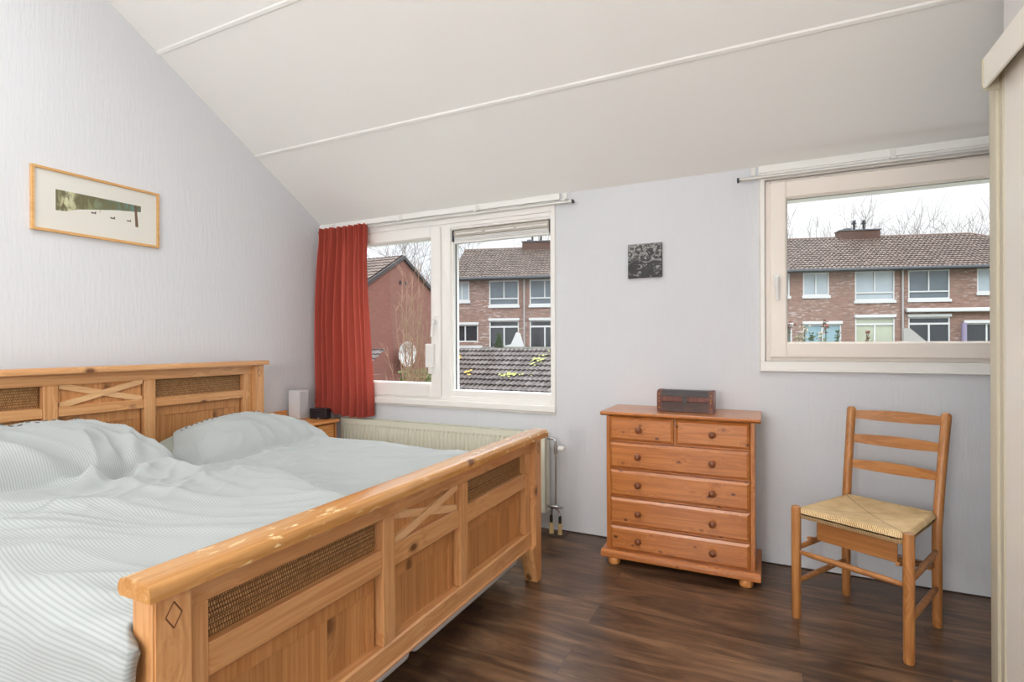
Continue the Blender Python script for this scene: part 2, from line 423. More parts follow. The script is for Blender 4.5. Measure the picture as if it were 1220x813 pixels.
def holes_wall(bm, u0, u1, v0, v1, holes, P, depth):
    """P(u, v, d) -> point; front at d=0"""
    us = sorted({u0, u1, *[h[0] for h in holes], *[h[1] for h in holes]})
    vs = sorted({v0, v1, *[h[2] for h in holes], *[h[3] for h in holes]})
    def inh(u, v): return any(h[0] < u < h[1] and h[2] < v < h[3] for h in holes)
    for d in (0, depth):
        for i in range(len(us)-1):
            for j in range(len(vs)-1):
                if inh((us[i]+us[i+1])/2, (vs[j]+vs[j+1])/2): continue
                q = [P(us[i], vs[j], d), P(us[i+1], vs[j], d), P(us[i+1], vs[j+1], d), P(us[i], vs[j+1], d)]
                bm.faces.new([bm.verts.new(x) for x in q])
    for (a, b, c, d) in list(holes)+[(u0, u1, v0, v1)]:
        ring = [(a, c), (b, c), (b, d), (a, d)]
        for k in range(4):
            p, q = ring[k], ring[(k+1) % 4]
            bm.faces.new([bm.verts.new(x) for x in (P(*p, 0), P(*q, 0), P(*q, depth), P(*p, depth))])
    bmesh.ops.remove_doubles(bm, verts=bm.verts[:], dist=1e-5)

W1 = (-3.03, -1.262, .80, 2.05)
W2 = (-.02, 1.41, 1.098, 2.077)
bm = new_bm()
holes_wall(bm, XL-.2, XN+.2, -.12, 2.30, [W1, W2], lambda u, v, d: (u, YB+d, v), .26)
struct('wall_back', bm, M_wall, 'streaked white plaster wall with two windows', 'wall')

def gable(bm, x0, x1, y0, y1):
    pts = [(y0, -.12), (y1, -.12), (y1, zc(y1)+.05), (RIDGE_Y, RIDGE_Z+.05), (y0, zc(y0)+.05)]
    prism(bm, pts, 'x', x0, x1)
bm = new_bm(); gable(bm, XL-.2, XL, YR, YB)
struct('wall_left', bm, M_wall, 'streaked white plaster wall behind the bed headboard', 'wall')
bm = new_bm(); gable(bm, XN, XN+.2, YR, YB)
struct('wall_right', bm, M_wall, 'white plaster end wall beyond the sliding door', 'wall')
bm = new_bm(); box(bm, XL-.2, XN+.2, YR-.2, YR, -.12, zc(YR)+.1)
struct('wall_front', bm, M_wall, 'white plaster wall behind the viewer', 'wall')
# partition which carries the sliding door, its opening hidden by the door
bm = new_bm()
DY0, DY1, DZ = 1.30, 2.30, 2.06
prism(bm, [(YR, 0), (DY0, 0), (DY0, DZ), (DY1, DZ), (DY1, 0), (2.455, 0), (2.455, zc(2.455)+.02), (RIDGE_Y, RIDGE_Z+.02), (YR, zc(YR)+.02)], 'x', XW, XW+.09)
struct('wall_partition', bm, plaster('partition_plaster', srgb(222, 220, 218), 'x'), 'white partition wall above the sliding door rail', 'wall')
bm = new_bm(); box(bm, XL-.2, XN+.2, YR-.2, YB+.2, -.1, 0)
struct('floor', bm, M_floor, 'dark brown wood plank laminate floor', 'floor')

# ceilings: front slope with two added roof windows behind the camera, rear slope
cs = math.sqrt(1+SL*SL)
SK1 = (-2.75, -1.65, .02, .95); SK2 = (-1.35, -.25, .02, .95)   # u = x, v = y of the added openings in the slope
bm = new_bm()
nrm = Vector((0, SL, 1)).normalized()
def PS(u, v, d): return Vector((u, v, zc(v))) + nrm*d
YS = YB+.26
holes_wall(bm, XL-.2, XN+.2, RIDGE_Y, YS, [SK1, SK2], PS, .18)
struct('ceiling', bm, M_ceil, 'white sloping ceiling of wide boards', 'ceiling')
bm = new_bm()
prism(bm, [(YR-.2, zc(YR-.2)), (RIDGE_Y, RIDGE_Z), (RIDGE_Y, RIDGE_Z+.2), (YR-.2, zc(YR-.2)+.2)], 'x', XL-.2, XN+.2)
struct('ceiling_rear', bm, M_ceil, 'white sloping ceiling behind the viewer', 'ceiling')
# thin cover strips on the board joints
for k, y in enumerate((2.602, 1.935, 1.265)):
    bm = new_bm()
    p = Vector((0, y, zc(y))); along = Vector((0, -1, SL)).normalized()
    q = [p+along*-.014, p+along*-.008-nrm*.007, p+along*.008-nrm*.007, p+along*.014]
    x1 = XN
    A = [bm.verts.new((XL, v.y, v.z)) for v in q]; B = [bm.verts.new((x1, v.y, v.z)) for v in q]
    for i in range(3): bm.faces.new((A[i], A[i+1], B[i+1], B[i]))
    bm.faces.new(A); bm.faces.new(B[::-1]); bm.faces.new((A[3], A[0], B[0], B[3]))
    struct('trim_%d' % (k+1), bm, M_ceil, ['white joint strip on the ceiling, lowest one', 'white joint strip higher on the ceiling', 'white joint strip near the ridge'][k], 'ceiling strip')
for k, (x0_, x1_) in enumerate(((XL, -1.20), (-.05, XN))):
    bm = new_bm(); box(bm, x0_, x1_, YB-.022, YB, 2.116, 2.156, .003)
    struct('trim_%d' % (k+4), bm, M_ceil, ['white strip above the curtained window, under the ceiling', 'white strip above the cream window, under the ceiling'][k], 'trim')
# dark joint at the foot of the wall
bm = new_bm(); box(bm, -1.2, XN, YB-.006, YB, 0, .006)
struct('baseboard_back', bm, plain('dark_joint', srgb(60, 48, 42), .7), 'thin dark joint along the foot of the window wall', 'baseboard')
bm = new_bm(); box(bm, XL, XL+.015, YR, YB-.01, 0, .07, .003)
struct('baseboard_left', bm, M_white, 'white baseboard behind the bed', 'baseboard')

def ring_frame(bm, x0, x1, z0, z1, w, y0, y1, bev=.004, wl=None, wr=None, wb=None, wt=None):
    wl = w if wl is None else wl; wr = w if wr is None else wr; wb = w if wb is None else wb; wt = w if wt is None else wt
    if wl: box(bm, x0, x0+wl, y0, y1, z0, z1, bev)
    if wr: box(bm, x1-wr, x1, y0, y1, z0, z1, bev)
    if wb: box(bm, x0+wl, x1-wr, y0, y1, z0, z0+wb, bev)
    if wt: box(bm, x0+wl, x1-wr, y0, y1, z1-wt, z1, bev)

# ---- window 1 (two lights)
w1 = thing('window_1', 'white two-light window with the red curtain at its side', 'window', (-2.13, YB, .75), kind='structure')
bm = new_bm()
ring_frame(bm, W1[0]-.024, W1[1]+.026, W1[2], W1[3]+.062, .026, YB-.016, YB+.01, .003, wb=0, wt=.064)
box(bm, W1[0]-.03, W1[1]+.03, YB-.034, YB+.01, .754, .80, .006)
box(bm, W1[0]-.03, W1[1]+.03, YB-.016, YB+.01, .742, .754, .002)
obj('casing', bm, M_white, w1)
bm = new_bm()
ring_frame(bm, W1[0], W1[1], W1[2], W1[3], .03, YB-.004, YB+.09, .004, wr=.010, wb=.03, wt=.03)
box(bm, -2.104, -2.030, YB-.006, YB+.088, W1[2]+.012, W1[3]-.012, .004)
box(bm, -2.032, -2.014, YB+.012, YB+.09, W1[2]+.05, W1[3]-.04, .003)     # glazing bead steps of the fixed light
box(bm, -2.032, -1.262, YB+.004, YB+.09, .826, .872, .005)
box(bm, -2.032, -1.262, YB+.004, YB+.09, 2.006, 2.05, .005)
obj('frame', bm, M_white, w1)
bm = new_bm()
ring_frame(bm, -3.012, -2.106, .815, 2.036, .080, YB-.022, YB+.05, .006, wb=.101, wt=.075)
ring_frame(bm, -2.934, -2.184, .914, 1.964, .006, YB-.006, YB+.03, .002)
sash = obj('sash', bm, M_white, w1)
bm = new_bm(); box(bm, -2.94, -2.18, YB+.018, YB+.024, .91, 1.97)
obj('pane', bm, M_glass, sash)
bm = new_bm(); box(bm, -2.022, -1.268, YB+.052, YB+.058, .865, 2.01)
obj('pane', bm, M_glass, w1)
bm = new_bm(); ring_frame(bm, -2.015, -1.272, .872, 2.006, .004, YB+.04, YB+.051, 0, wr=.0, wb=.0)
obj('glazing_seal', bm, M_black, w1)

def handle(parent, x, z, tipdx, nm='handle'):
    bm = new_bm()
    box(bm, x-.015, x+.015, YB-.032, YB-.022, z-.032, z+.032, .004, 2)
    lathe(bm, [(.010, 0), (.010, .022), (.012, .024), (.012, .034)], (x, YB-.032, z), (0, -1, 0), 14)
    tube(bm, [(x, YB-.060, z+.008), (x+tipdx*.2, YB-.066, z-.03), (x+tipdx, YB-.066, z-.115)], [.010, .009, .007], 10)
    return obj(nm, bm, M_plasticwhite, parent, auto=True)
handle(sash, -2.140, 1.365, -.012)
bm = new_bm(); box(bm, -2.216, -2.150, YB-.05, YB-.022, 1.030, 1.20, .006, 2); box(bm, -2.195, -2.160, YB-.045, YB-.022, .985, 1.03, .004)
tag(obj('window_sensor', bm, M_plasticwhite), 'small white plastic box fixed to the opening sash of the curtained window', 'sensor')

# folded blind at the top of the fixed light
bl = thing('pleated_blind', 'folded grey and white blind at the top of the window pane', 'blind', (-1.64, YB+.03, 1.91))
bm = new_bm(); box(bm, -2.008, -1.282, YB+.004, YB+.038, 1.955, 1.998, .004)
obj('head_rail', bm, plain('taupe_blind_rail', srgb(190, 184, 174), .4), bl)
bm = new_bm()
for i in range(3):
    a = -1.995+i*.238; box(bm, a+.005, a+.222, YB-.001, YB+.006, 1.968, 1.978, .002)
obj('rail_inlay', bm, M_plasticwhite, bl)
bm = new_bm()
for i in range(4): box(bm, -2.005, -1.285, YB+.006, YB+.036, 1.918+i*.009, 1.925+i*.009, .002)
obj('pleats', bm, M_plasticwhite, bl)
bm = new_bm(); box(bm, -2.008, -1.282, YB+.002, YB+.04, 1.906, 1.917, .003)
obj('bottom_bar', bm, M_plasticwhite, bl)
for s in (-2.014, -1.276):
    bm = new_bm(); prism(bm, [(1.905, YB+.0), (2.0, YB+.0), (2.0, YB+.04), (1.92, YB+.04)][0:0] or [(YB, 1.925), (YB+.04, 1.91), (YB+.04, 2.0), (YB, 2.0)], 'x', s-.004, s+.004)
    obj('side_clip', bm, M_darkgrey, bl)

# ---- window 2
w2 = thing('window_2', 'cream single-sash window above the ladder-back chair', 'window', (.7, YB, 1.05), kind='structure')
bm = new_bm()
ring_frame(bm, W2[0]-.026, W2[1]+.026, 1.098, W2[3]+.040, .026, YB-.018, YB+.01, .003, wb=0, wt=.04)
box(bm, W2[0]-.026, W2[1]+.026, YB-.020, YB+.01, 1.052, 1.098, .004)
box(bm, W2[0]-.026, W2[1]+.026, YB-.026, YB+.01, 1.044, 1.053, .003)
box(bm, W2[0]-.030, W2[0]-.026, YB-.026, YB+.01, 1.044, W2[3]+.04, .001)
obj('casing', bm, M_white, w2)
bm = new_bm(); ring_frame(bm, *W2[:2], *W2[2:], .028, YB+.01, YB+.09, .004)
obj('frame', bm, M_cream, w2)
bm = new_bm()
ring_frame(bm, .004, 1.386, 1.118, 2.060, .080, YB-.020, YB+.05, .006, wt=.090)
ring_frame(bm, .080, 1.310, 1.195, 1.972, .007, YB-.004, YB+.03, .002)
sash2 = obj('sash', bm, M_cream, w2)
bm = new_bm(); box(bm, .078, 1.312, YB+.018, YB+.024, 1.19, 1.975)
obj('pane', bm, M_glass, sash2)
bm = new_bm(); ring_frame(bm, .087, 1.303, 1.202, 1.965, .0025, YB+.008, YB+.017, 0, wb=0)
obj('glazing_seal', bm, M_grey, sash2)
handle(sash2, .036, 1.535, .006)

# ---- added roof windows, unseen behind the camera, to bring in fill light
for k, S in enumerate((SK1, SK2)):
    w = thing('window_%d' % (k+3), ['white roof window in the slope above the bed side', 'white roof window in the slope above the doorway'][k], 'roof window', ((S[0]+S[1])/2, (S[2]+S[3])/2, zc((S[2]+S[3])/2)), kind='structure')
    bm = new_bm()
    def bx(u0, u1, v0, v1, d0, d1):
        q = [PS(u, v, d) for d in (d0, d1) for (u, v) in ((u0, v0), (u1, v0), (u1, v1), (u0, v1))]
        vv = [bm.verts.new(x) for x in q]
        for f in ((0, 1, 2, 3), (7, 6, 5, 4), (0, 4, 5, 1), (1, 5, 6, 2), (2, 6, 7, 3), (3, 7, 4, 0)): bm.faces.new([vv[i] for i in f])
    f = .07
    bx(S[0], S[0]+f, S[2], S[3], .08, .16); bx(S[1]-f, S[1], S[2], S[3], .08, .16)
    bx(S[0]+f, S[1]-f, S[2], S[2]+f, .08, .16); bx(S[0]+f, S[1]-f, S[3]-f, S[3], .08, .16)
    obj('frame', bm, M_white, w)
    bm = new_bm(); bx(S[0]+f-.01, S[1]-f+.01, S[2]+f-.01, S[3]-f+.01, .115, .122)
    obj('pane', bm, M_glass, w)

# ---- sliding door, its rail cover
d = thing('door_1', 'cream sliding door with a beige edge stile, hung from a rail', 'sliding door', (.705, 1.8, 0), kind='structure')
bm = new_bm(); box(bm, .700, .728, 1.02, 2.290, .012, 2.10, .003); obj('panel', bm, M_door, d)
bm = new_bm()
box(bm, .690, .735, 2.325, 2.396, .010, 2.10, .012, 3)
box(bm, .697, .730, 2.290, 2.325, .010, 2.10, .004)
obj('edge_stile', bm, M_doorstile, d, auto=True)
bm = new_bm(); box(bm, .690, .735, 1.0, 1.03, .010, 2.10, .006); obj('edge_stile', bm, M_doorstile, d)
bm = new_bm(); box(bm, .706, .730, 2.30, 2.385, .0, .011); obj('floor_guide', bm, M_black, d)
rc = thing('sliding_door_rail', 'cream boxed rail cover above the sliding door', 'door rail', (.69, 1.7, 2.05))
bm = new_bm(); box(bm, .655, .664, .2, 2.315, 2.052, 2.158, .004, 2); box(bm, .664, .750, .2, 2.315, 2.149, 2.158)
obj('fascia', bm, M_door, rc)
bm = new_bm()
prism(bm, [(.652, 2.156), (.652, 2.060), (.660, 2.048), (.700, 2.044), (.748, 2.062), (.748, 2.156)], 'y', 2.3151, 2.323)
obj('end_cap', bm, M_doorstile, rc)
bm = new_bm(); box(bm, .70, .728, .2, 2.30, 2.118, 2.147, .002); obj('track', bm, M_darkgrey, rc)
for y in (1.25, 2.12):
    bm = new_bm(); lathe(bm, [(.016, 0), (.016, .012)], (.708, y, 2.112), (1, 0, 0), 16); box(bm, .712, .716, y-.02, y+.02, 2.0995, 2.118)
    obj('roller', bm, M_black, rc)

# ------------------------------------------------------------------ curtain rails
def rail(x0, x1, label, clips, capleft=True):
    t = thing('curtain_rail', label, 'curtain rail', ((x0+x1)/2, YB-.05, 2.09), group=None)
    bm = new_bm()
    y0 = YB-.062
    box(bm, x0, x1, y0, y0+.026, 2.090, 2.094, .001)
    box(bm, x0, x1, y0, y0+.003, 2.080, 2.094, .001)
    box(bm, x0, x1, y0+.023, y0+.026, 2.080, 2.094, .001)
    obj('track', bm, M_rail, t)
    for x in clips:
        bm = new_bm(); box(bm, x-.012, x+.012, y0+.002, YB-.0221, 2.0942, 2.110, .002); box(bm, x-.012, x+.012, YB-.030, YB-.0221, 2.094, 2.15, .002)
        obj('bracket', bm, M_rail, t)
    for x in (x0, x1):
        bm = new_bm(); box(bm, x-.006, x+.006, y0-.002, y0+.028, 2.074, 2.096, .002)
        obj('end_cap', bm, M_darkgrey, t)
    return t
r1 = rail(-3.22, -1.10, 'white curtain rail above the window with the red curtain', (-3.1, -2.45, -1.8, -1.16))
r2 = rail(-.150, 1.62, 'white curtain rail above the window behind the chair', (-.075, .55, 1.2))
for x in (-.085, -.06, -.07):
    pass

# ------------------------------------------------------------------ curtain
cur = thing('curtain', 'red pleated curtain drawn to the left side of the window', 'curtain', (-2.95, YB-.09, .67))
def cur_fn(u, v, front=0):
    # u across 0..1, v 0 bottom..1 top
    z = .668+v*(2.098-.668) + (1-v)*.03*math.sin(u*5+1)*.6
    top = v**3
    x0 = -3.222*(1-top) + -3.170*top; x0 += -.012*math.sin(v*PI)
    x1 = -2.665*(1-v) + -2.705*v
    x1 += .006*math.sin(v*7)
    uu = u+.015*math.sin(v*3+u*9)*(1-v)
    x = x0+(x1-x0)*uu
    big = math.sin(u*2*PI*8.5+.7*math.sin(v*2.2)+1.3*math.sin(u*7.3)); big = math.copysign(abs(big)**.75, big) 
    med = math.sin(u*2*PI*13+1.1*math.sin(v*3.1+u*4))
    amp = .044*(1-.40*v)
    fine = math.sin(u*2*PI*34+3*noise.noise(Vector((u*8, 0, 0))))
    y = YB-.098+amp*big+.012*med*(1-.3*v)
    if v > .955: y += .009*fine
    elif v > .85: y += .009*fine*(v-.85)/.105
    y += .012*noise.noise(Vector((u*9, v*3, 2.2)))*(1-v*.5)
    y = min(y, YB-.040) if v < .06 or v > .9 else min(y, YB-.036)
    return (x, y, z)
bm = new_bm(); grid(bm, 260, 90, cur_fn)
co = obj('cloth', bm, M_curtain, cur, smooth=True)
# hem and gathering tape as thin doubled bands, just in front of the cloth
bm = new_bm(); grid(bm, 260, 4, lambda u, v: (lambda p: (p[0], p[1]-.003, p[2]))(cur_fn(u, .0+v*.065)))
obj('hem', bm, M_curtain, cur, smooth=True)
bm = new_bm(); grid(bm, 260, 4, lambda u, v: (lambda p: (p[0], p[1]-.003, p[2]))(cur_fn(u, .958+v*.042)))
obj('gathered_heading', bm, M_curtain, cur, smooth=True)

# ------------------------------------------------------------------ radiator and its pipework
rad = thing('radiator', 'cream panel radiator below the curtained window', 'radiator', (-2.1, 3.14, .13))
RX0, RX1, RY = -2.95, -1.268, 3.095
bm = new_bm()
pts = []
n = int((RX1-RX0-.06)/.033)
x = RX0+.03
prof = [(RX0, 0), (RX0+.028, 0)]
for i in range(n):
    a = RX0+.03+i*.033
    prof += [(a+.004, 0), (a+.009, .009), (a+.022, .009), (a+.027, 0)]
prof += [(RX1, 0)]
def colrow(z, dscale): return [bm.verts.new((px, RY+pd*dscale, z)) for px, pd in prof]
rows = [colrow(.135, 0), colrow(.165, 0), colrow(.18, 1), colrow(.585, 1), colrow(.60, 0), colrow(.632, 0)]
for a, b in zip(rows, rows[1:]):
    for i in range(len(a)-1): bm.faces.new((a[i], a[i+1], b[i+1], b[i]))
obj('front_panel', bm, M_rad, rad)
bm = new_bm(); box(bm, RX0, RX1, RY+.012, RY+.018, .135, .632); box(bm, RX0, RX0+.004, RY, RY+.075, .14, .632, .001); box(bm, RX1-.004, RX1, RY, RY+.075, .135, .634, .001)
box(bm, RX1-.03, RX1-.026, RY+.018, RY+.075, .150, .622, .001)
box(bm, RX0, RX1-.026, RY+.070, RY+.076, .15, .622)
obj('back_panel', bm, M_rad, rad)
bm = new_bm()
box(bm, RX0, RX1, RY, RY+.006, .632, .637, .001); box(bm, RX0, RX1, RY+.07, RY+.076, .632, .637, .001)
for i in range(80):
    a = RX0+.01+i*(RX1-RX0-.02)/80; box(bm, a, a+.006, RY+.006, RY+.07, .632, .636)
for a in (-2.5, -2.05, -1.65): box(bm, a, a+.05, RY-.002, RY+.03, .636, .641, .001)
obj('top_grille', bm, M_rad, rad)
for x in (-2.6, -1.7):
    bm = new_bm(); box(bm, x, x+.03, RY+.0761, YB-.001, .3, .34); obj('wall_bracket', bm, M_rad, rad)
vy = RY+.045
bm = new_bm()
tube(bm, [(-1.31, vy, .600), (-1.232, vy, .600), (-1.218, vy, .592), (-1.214, vy, .575), (-1.214, vy, .55)], .0085, 12)
lathe(bm, [(.012, 0), (.012, .012)], (-1.266, vy, .600), (1, 0, 0), 6)
lathe(bm, [(.0125, 0), (.0125, .03), (.010, .032), (.013, .036), (.013, .05)], (-1.214, vy, .505), (0, 0, 1), 12)
lathe(bm, [(.009, 0), (.009, .03)], (-1.214, vy, .535), (1, 0, 0), 12)
v = obj('valve', bm, M_chrome, rad, auto=True)
bm = new_bm()
lathe(bm, [(.012, 0), (.017, .006), (.017, .03), (.014, .042), (.010, .045)], (-1.196, vy, .538), (1, -.1, .0), 16)
obj('valve_knob', bm, M_plasticwhite, v, auto=True)
bm = new_bm(); tube(bm, [(-1.214, vy, .506), (-1.214, vy, .18)], .0055, 10)
obj('riser_pipe', bm, M_chrome, rad, auto=True)
bm = new_bm()
lathe(bm, [(.012, 0), (.014, .003), (.014, .05), (.012, .053)], (-1.245, vy-.01, .172), (1, 0, 0), 14)
lathe(bm, [(.009, 0), (.009, .015), (.006, .016), (.006, .03)], (-1.192, vy-.01, .172), (1, 0, 0), 10)
lathe(bm, [(.008, 0), (.008, .03)], (-1.268, vy-.01, .172), (1, 0, 0), 10)
tube(bm, [(-1.236, vy-.01, .165), (-1.238, vy-.01, .14), (-1.24, vy-.01, .115)], .007, 10)
tube(bm, [(-1.206, vy-.01, .165), (-1.192, vy-.01, .145), (-1.183, vy-.012, .115)], .007, 10)
obj('valve_block', bm, M_chrome, rad, auto=True)
for x in (-1.240, -1.182):
    bm = new_bm(); lathe(bm, [(.010, 0), (.0105, .03), (.009, .05)], (x, vy-.012, .070), (0, 0, 1), 12)
    obj('pipe_fitting', bm, M_darkfit, rad, auto=True)
    bm = new_bm(); lathe(bm, [(.015, 0), (.013, .02), (.012, .068)], (x, vy-.012, .006), (0, 0, 1), 14)
    obj('pipe_sleeve', bm, M_sleeve, rad, auto=True)
bm = new_bm(); box(bm, -1.30, -1.14, vy-.050, vy+.03, .0, .006, .002)
obj('floor_plate', bm, plain('brown_plate', srgb(74, 58, 46), .5), rad)

# ------------------------------------------------------------------ bed
bed = thing('bed', 'double pine bed with woven rattan inserts and crossed braces', 'bed', (-2.1, 1.56, 0))
BY0, BY1 = .612, 2.512

def bed_end(XF, s, Z):
    """XF outer face x of the posts, s=+1: that face looks to +x. Z: dict of heights."""
    E = thing_part('footboard' if s > 0 and XF > -2 else 'headboard', XF)
    return E
# sub assemblies: parts of the bed are meshes; finer pieces are sub-parts
def build_end(nm, XF, XBk, Z, capx, legfoot):
    XR = XF-.027            # plane of the frame
    # posts with shaped feet
    bm = new_bm()
    if legfoot:
        far = [(2.512, 0), (2.512, Z['cap0']), (2.436, Z['cap0']), (2.436, .195), (2.398, .188), (2.402, .150), (2.430, .08), (2.456, 0)]
    else:
        far = [(2.512, 0), (2.512, Z['cap0']), (2.436, Z['cap0']), (2.436, .02), (2.44, 0)]
    near = [(BY0+BY1-y, z) for y, z in far]
    root = None
    for pts in (far, near):
        b2 = new_bm(); prism(b2, pts, 'x', XF, XBk, .004)
        p = obj('post', b2, pine['z'], bed)
        # carved lozenge
        yc = (pts[0][0]+pts[2][0])/2; zt = Z['cap0']-.052
        b3 = new_bm(); xx = XF-.0005
        L = [(yc-.016, zt), (yc, zt+.026), (yc+.016, zt), (yc, zt-.026)]
        for (a, b) in ((0, 1), (1, 2), (2, 3), (3, 0)):
            tube(b3, [(xx, *L[a]), (xx, *L[b])], .0016, 6)
        obj('lozenge_carving', b3, M_groove, p)
    # frame: stiles, rails, muntins
    b = new_bm(); t0 = XR-.046
    yN0, yN1 = BY0+.076, 2.436
    box(b, t0, XR, yN0, yN1, Z['top0'], Z['cap0'], .002)           # top rail
    o = obj('top_rail', b, pine['y'], bed)
    for (a, c) in ((.740, 1.307), (1.365, 1.762), (1.820, 2.376)):
        b = new_bm(); box(b, t0, XR-.002, a, c, Z['mid0'], Z['mid1'], .003); obj('middle_rail', b, pine['y'], bed)
    b = new_bm(); box(b, t0-.004, XR+.004, yN0, yN1, Z['bot0'], Z['bot1'], .006); 
    if legfoot: box(b, t0-.006, XR+.010, yN0, yN1, Z['bot0']+.0, Z['bot0']+.014, .004)
    obj('bottom_rail', b, pine['y'], bed)
    for (a, c) in ((yN0, .740), (2.376, yN1)):
        b = new_bm(); box(b, t0, XR, a, c, Z['bot1'], Z['top0'], .002); obj('stile', b, pine['z'], bed)
    for (a, c) in ((1.307, 1.365), (1.762, 1.820)):
        b = new_bm(); box(b, t0, XR+.003, a, c, Z['bot1'], Z['top0'], .003); obj('stile', b, pine['z'], bed)
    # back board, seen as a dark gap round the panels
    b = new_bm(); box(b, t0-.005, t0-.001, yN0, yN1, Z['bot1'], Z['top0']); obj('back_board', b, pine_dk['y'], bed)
    # rattan inserts
    for (a, c) in ((.741, 1.298), (1.829, 2.368)):
        b = new_bm(); ny = int((c-a)/.01)
        grid(b, ny, 20, lambda u, v: (XR-.028+.0012*math.sin(v*PI*18), a+(c-a)*u, Z['mid1']+(Z['top0']-Z['mid1'])*v))
        box(b, XR-.040, XR-.0305, a, c, Z['mid1'], Z['top0'])
        obj('rattan_insert', b, M_rattan, bed)
    # crossed braces over a thin board
    a, c = 1.372, 1.754
    b = new_bm()
    for k in range(4):
        yy = a+(c-a)*k/4; box(b, XR-.040, XR-.018, yy+.0004, yy+(c-a)/4-.0004, Z['mid1'], Z['top0'])
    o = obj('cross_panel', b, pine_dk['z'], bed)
    za, zb = Z['mid1'], Z['top0']
    L = Vector((0, c-a, zb-za)); w = .011
    for k, (p, q) in enumerate((((a, zb), (c, za)), ((a, za), (c, zb)))):
        b = new_bm()
        dv = Vector((q[0]-p[0], q[1]-p[1])).normalized(); nv = Vector((-dv.y, dv.x))*w
        P0, P1 = Vector(p), Vector(q)
        ins = abs(w/abs(dv.y)) if dv.y else 0
        # clip the ends to the opening: a hexagon strip
        up = w*2*.98
        if dv.y > 0: pts = [(a, za), (a+.045, za), (c, zb-.018), (c, zb), (c-.045, zb), (a, za+.018)]
        else: pts = [(a, zb-.018), (c-.045, za), (c, za), (c, za+.018), (a+.045, zb), (a, zb)]
        x1 = XR-.009 if k == 0 else XR-.003
        prism(b, pts, 'x', XR-.0178, x1)
        obj('cross_brace', b, pine_pale, o)
    # lower panels: framed boards
    for (a, c) in ((.748, 1.298), (1.374, 1.753), (1.829, 2.367)):
        b = new_bm()
        z0, z1 = Z['bot1'], Z['mid0']
        fr = .055
        if z1-z0 > .12:
            box(b, XR-.044, XR-.027, a, c, z1-fr, z1, .001); 
            nb = max(3, round((c-a)/.095))
            box(b, XR-.044, XR-.027, a, a+fr, z0, z1-fr, .001)
            box(b, XR-.044, XR-.027, c-fr*.6, c, z0, z1-fr, .001)
            for k in range(nb):
                q0 = a+fr+(c-fr*.6-a-fr)*k/nb; q1 = a+fr+(c-fr*.6-a-fr)*(k+1)/nb
                box(b, XR-.044, XR-.0335, q0, q1, z0, z1-fr, .0008)
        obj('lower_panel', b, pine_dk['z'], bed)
    # moulded cap
    b = new_bm(); c0, c1 = capx; zt = Z['cap1']; zb = Z['cap0']
    h = zt-zb
    pr = [(c0, zb)]
    pr += [(c0-.000, zb+h*.25)]
    N = 7
    w = c0-c1
    rr = min(h*.60, w*.3)
    for k in range(N+1):
        th = PI/2*k/N; pr.append((c0-rr+rr*math.cos(th), zt-rr+rr*math.sin(th)))
    for k in range(N+1):
        th = PI/2+PI/2*k/N; pr.append((c1+rr+rr*math.cos(th), zt-rr+rr*math.sin(th)))
    pr += [(c1, zb+h*.25), (c1+.006, zb)]
    pr2 = []
    for p in pr:
        if not pr2 or (Vector(p)-Vector(pr2[-1])).length > 1e-4: pr2.append(p)
    prism(b, pr2, 'y', BY0-.024, BY1+.022)
    obj('cap_rail', b, M_cap if legfoot else pine['y'], bed, auto=True)

build_end('footboard', -1.05, -1.12, dict(cap0=.724, cap1=.760, top0=.657, mid1=.562, mid0=.490, bot1=.262, bot0=.183), (-1.020, -1.122), True)
build_end('headboard', -3.07, -3.14, dict(cap0=1.064, cap1=1.092, top0=1.006, mid1=.902, mid0=.852, bot1=.34, bot0=.26), (-3.045, -3.150), False)
for y in (BY0+.02, BY1-.05):
    bm = new_bm(); box(bm, -3.07, -1.12, y, y+.028, .27, .42, .004)
    obj('side_rail', bm, pine['x'], bed)
for y0, y1 in ((.665, 1.552), (1.572, 2.455)):
    bm = new_bm(); box(bm, -3.06, -1.150, y0, y1, .078, .29, .03, 4)
    obj('divan_base', bm, M_divan, bed, auto=True)['label'] = 'grey-white upholstered base under the mattress'
for y0, y1 in ((.665, 1.560), (1.564, 2.455)):
    bm = new_bm(); box(bm, -3.06, -1.130, y0, y1, .292, .50, .03, 4)
    tag(obj('mattress', bm, M_divan, None, auto=True), ['white mattress under the near duvet', 'white mattress under the far duvet'][y0 > 1], 'mattress')

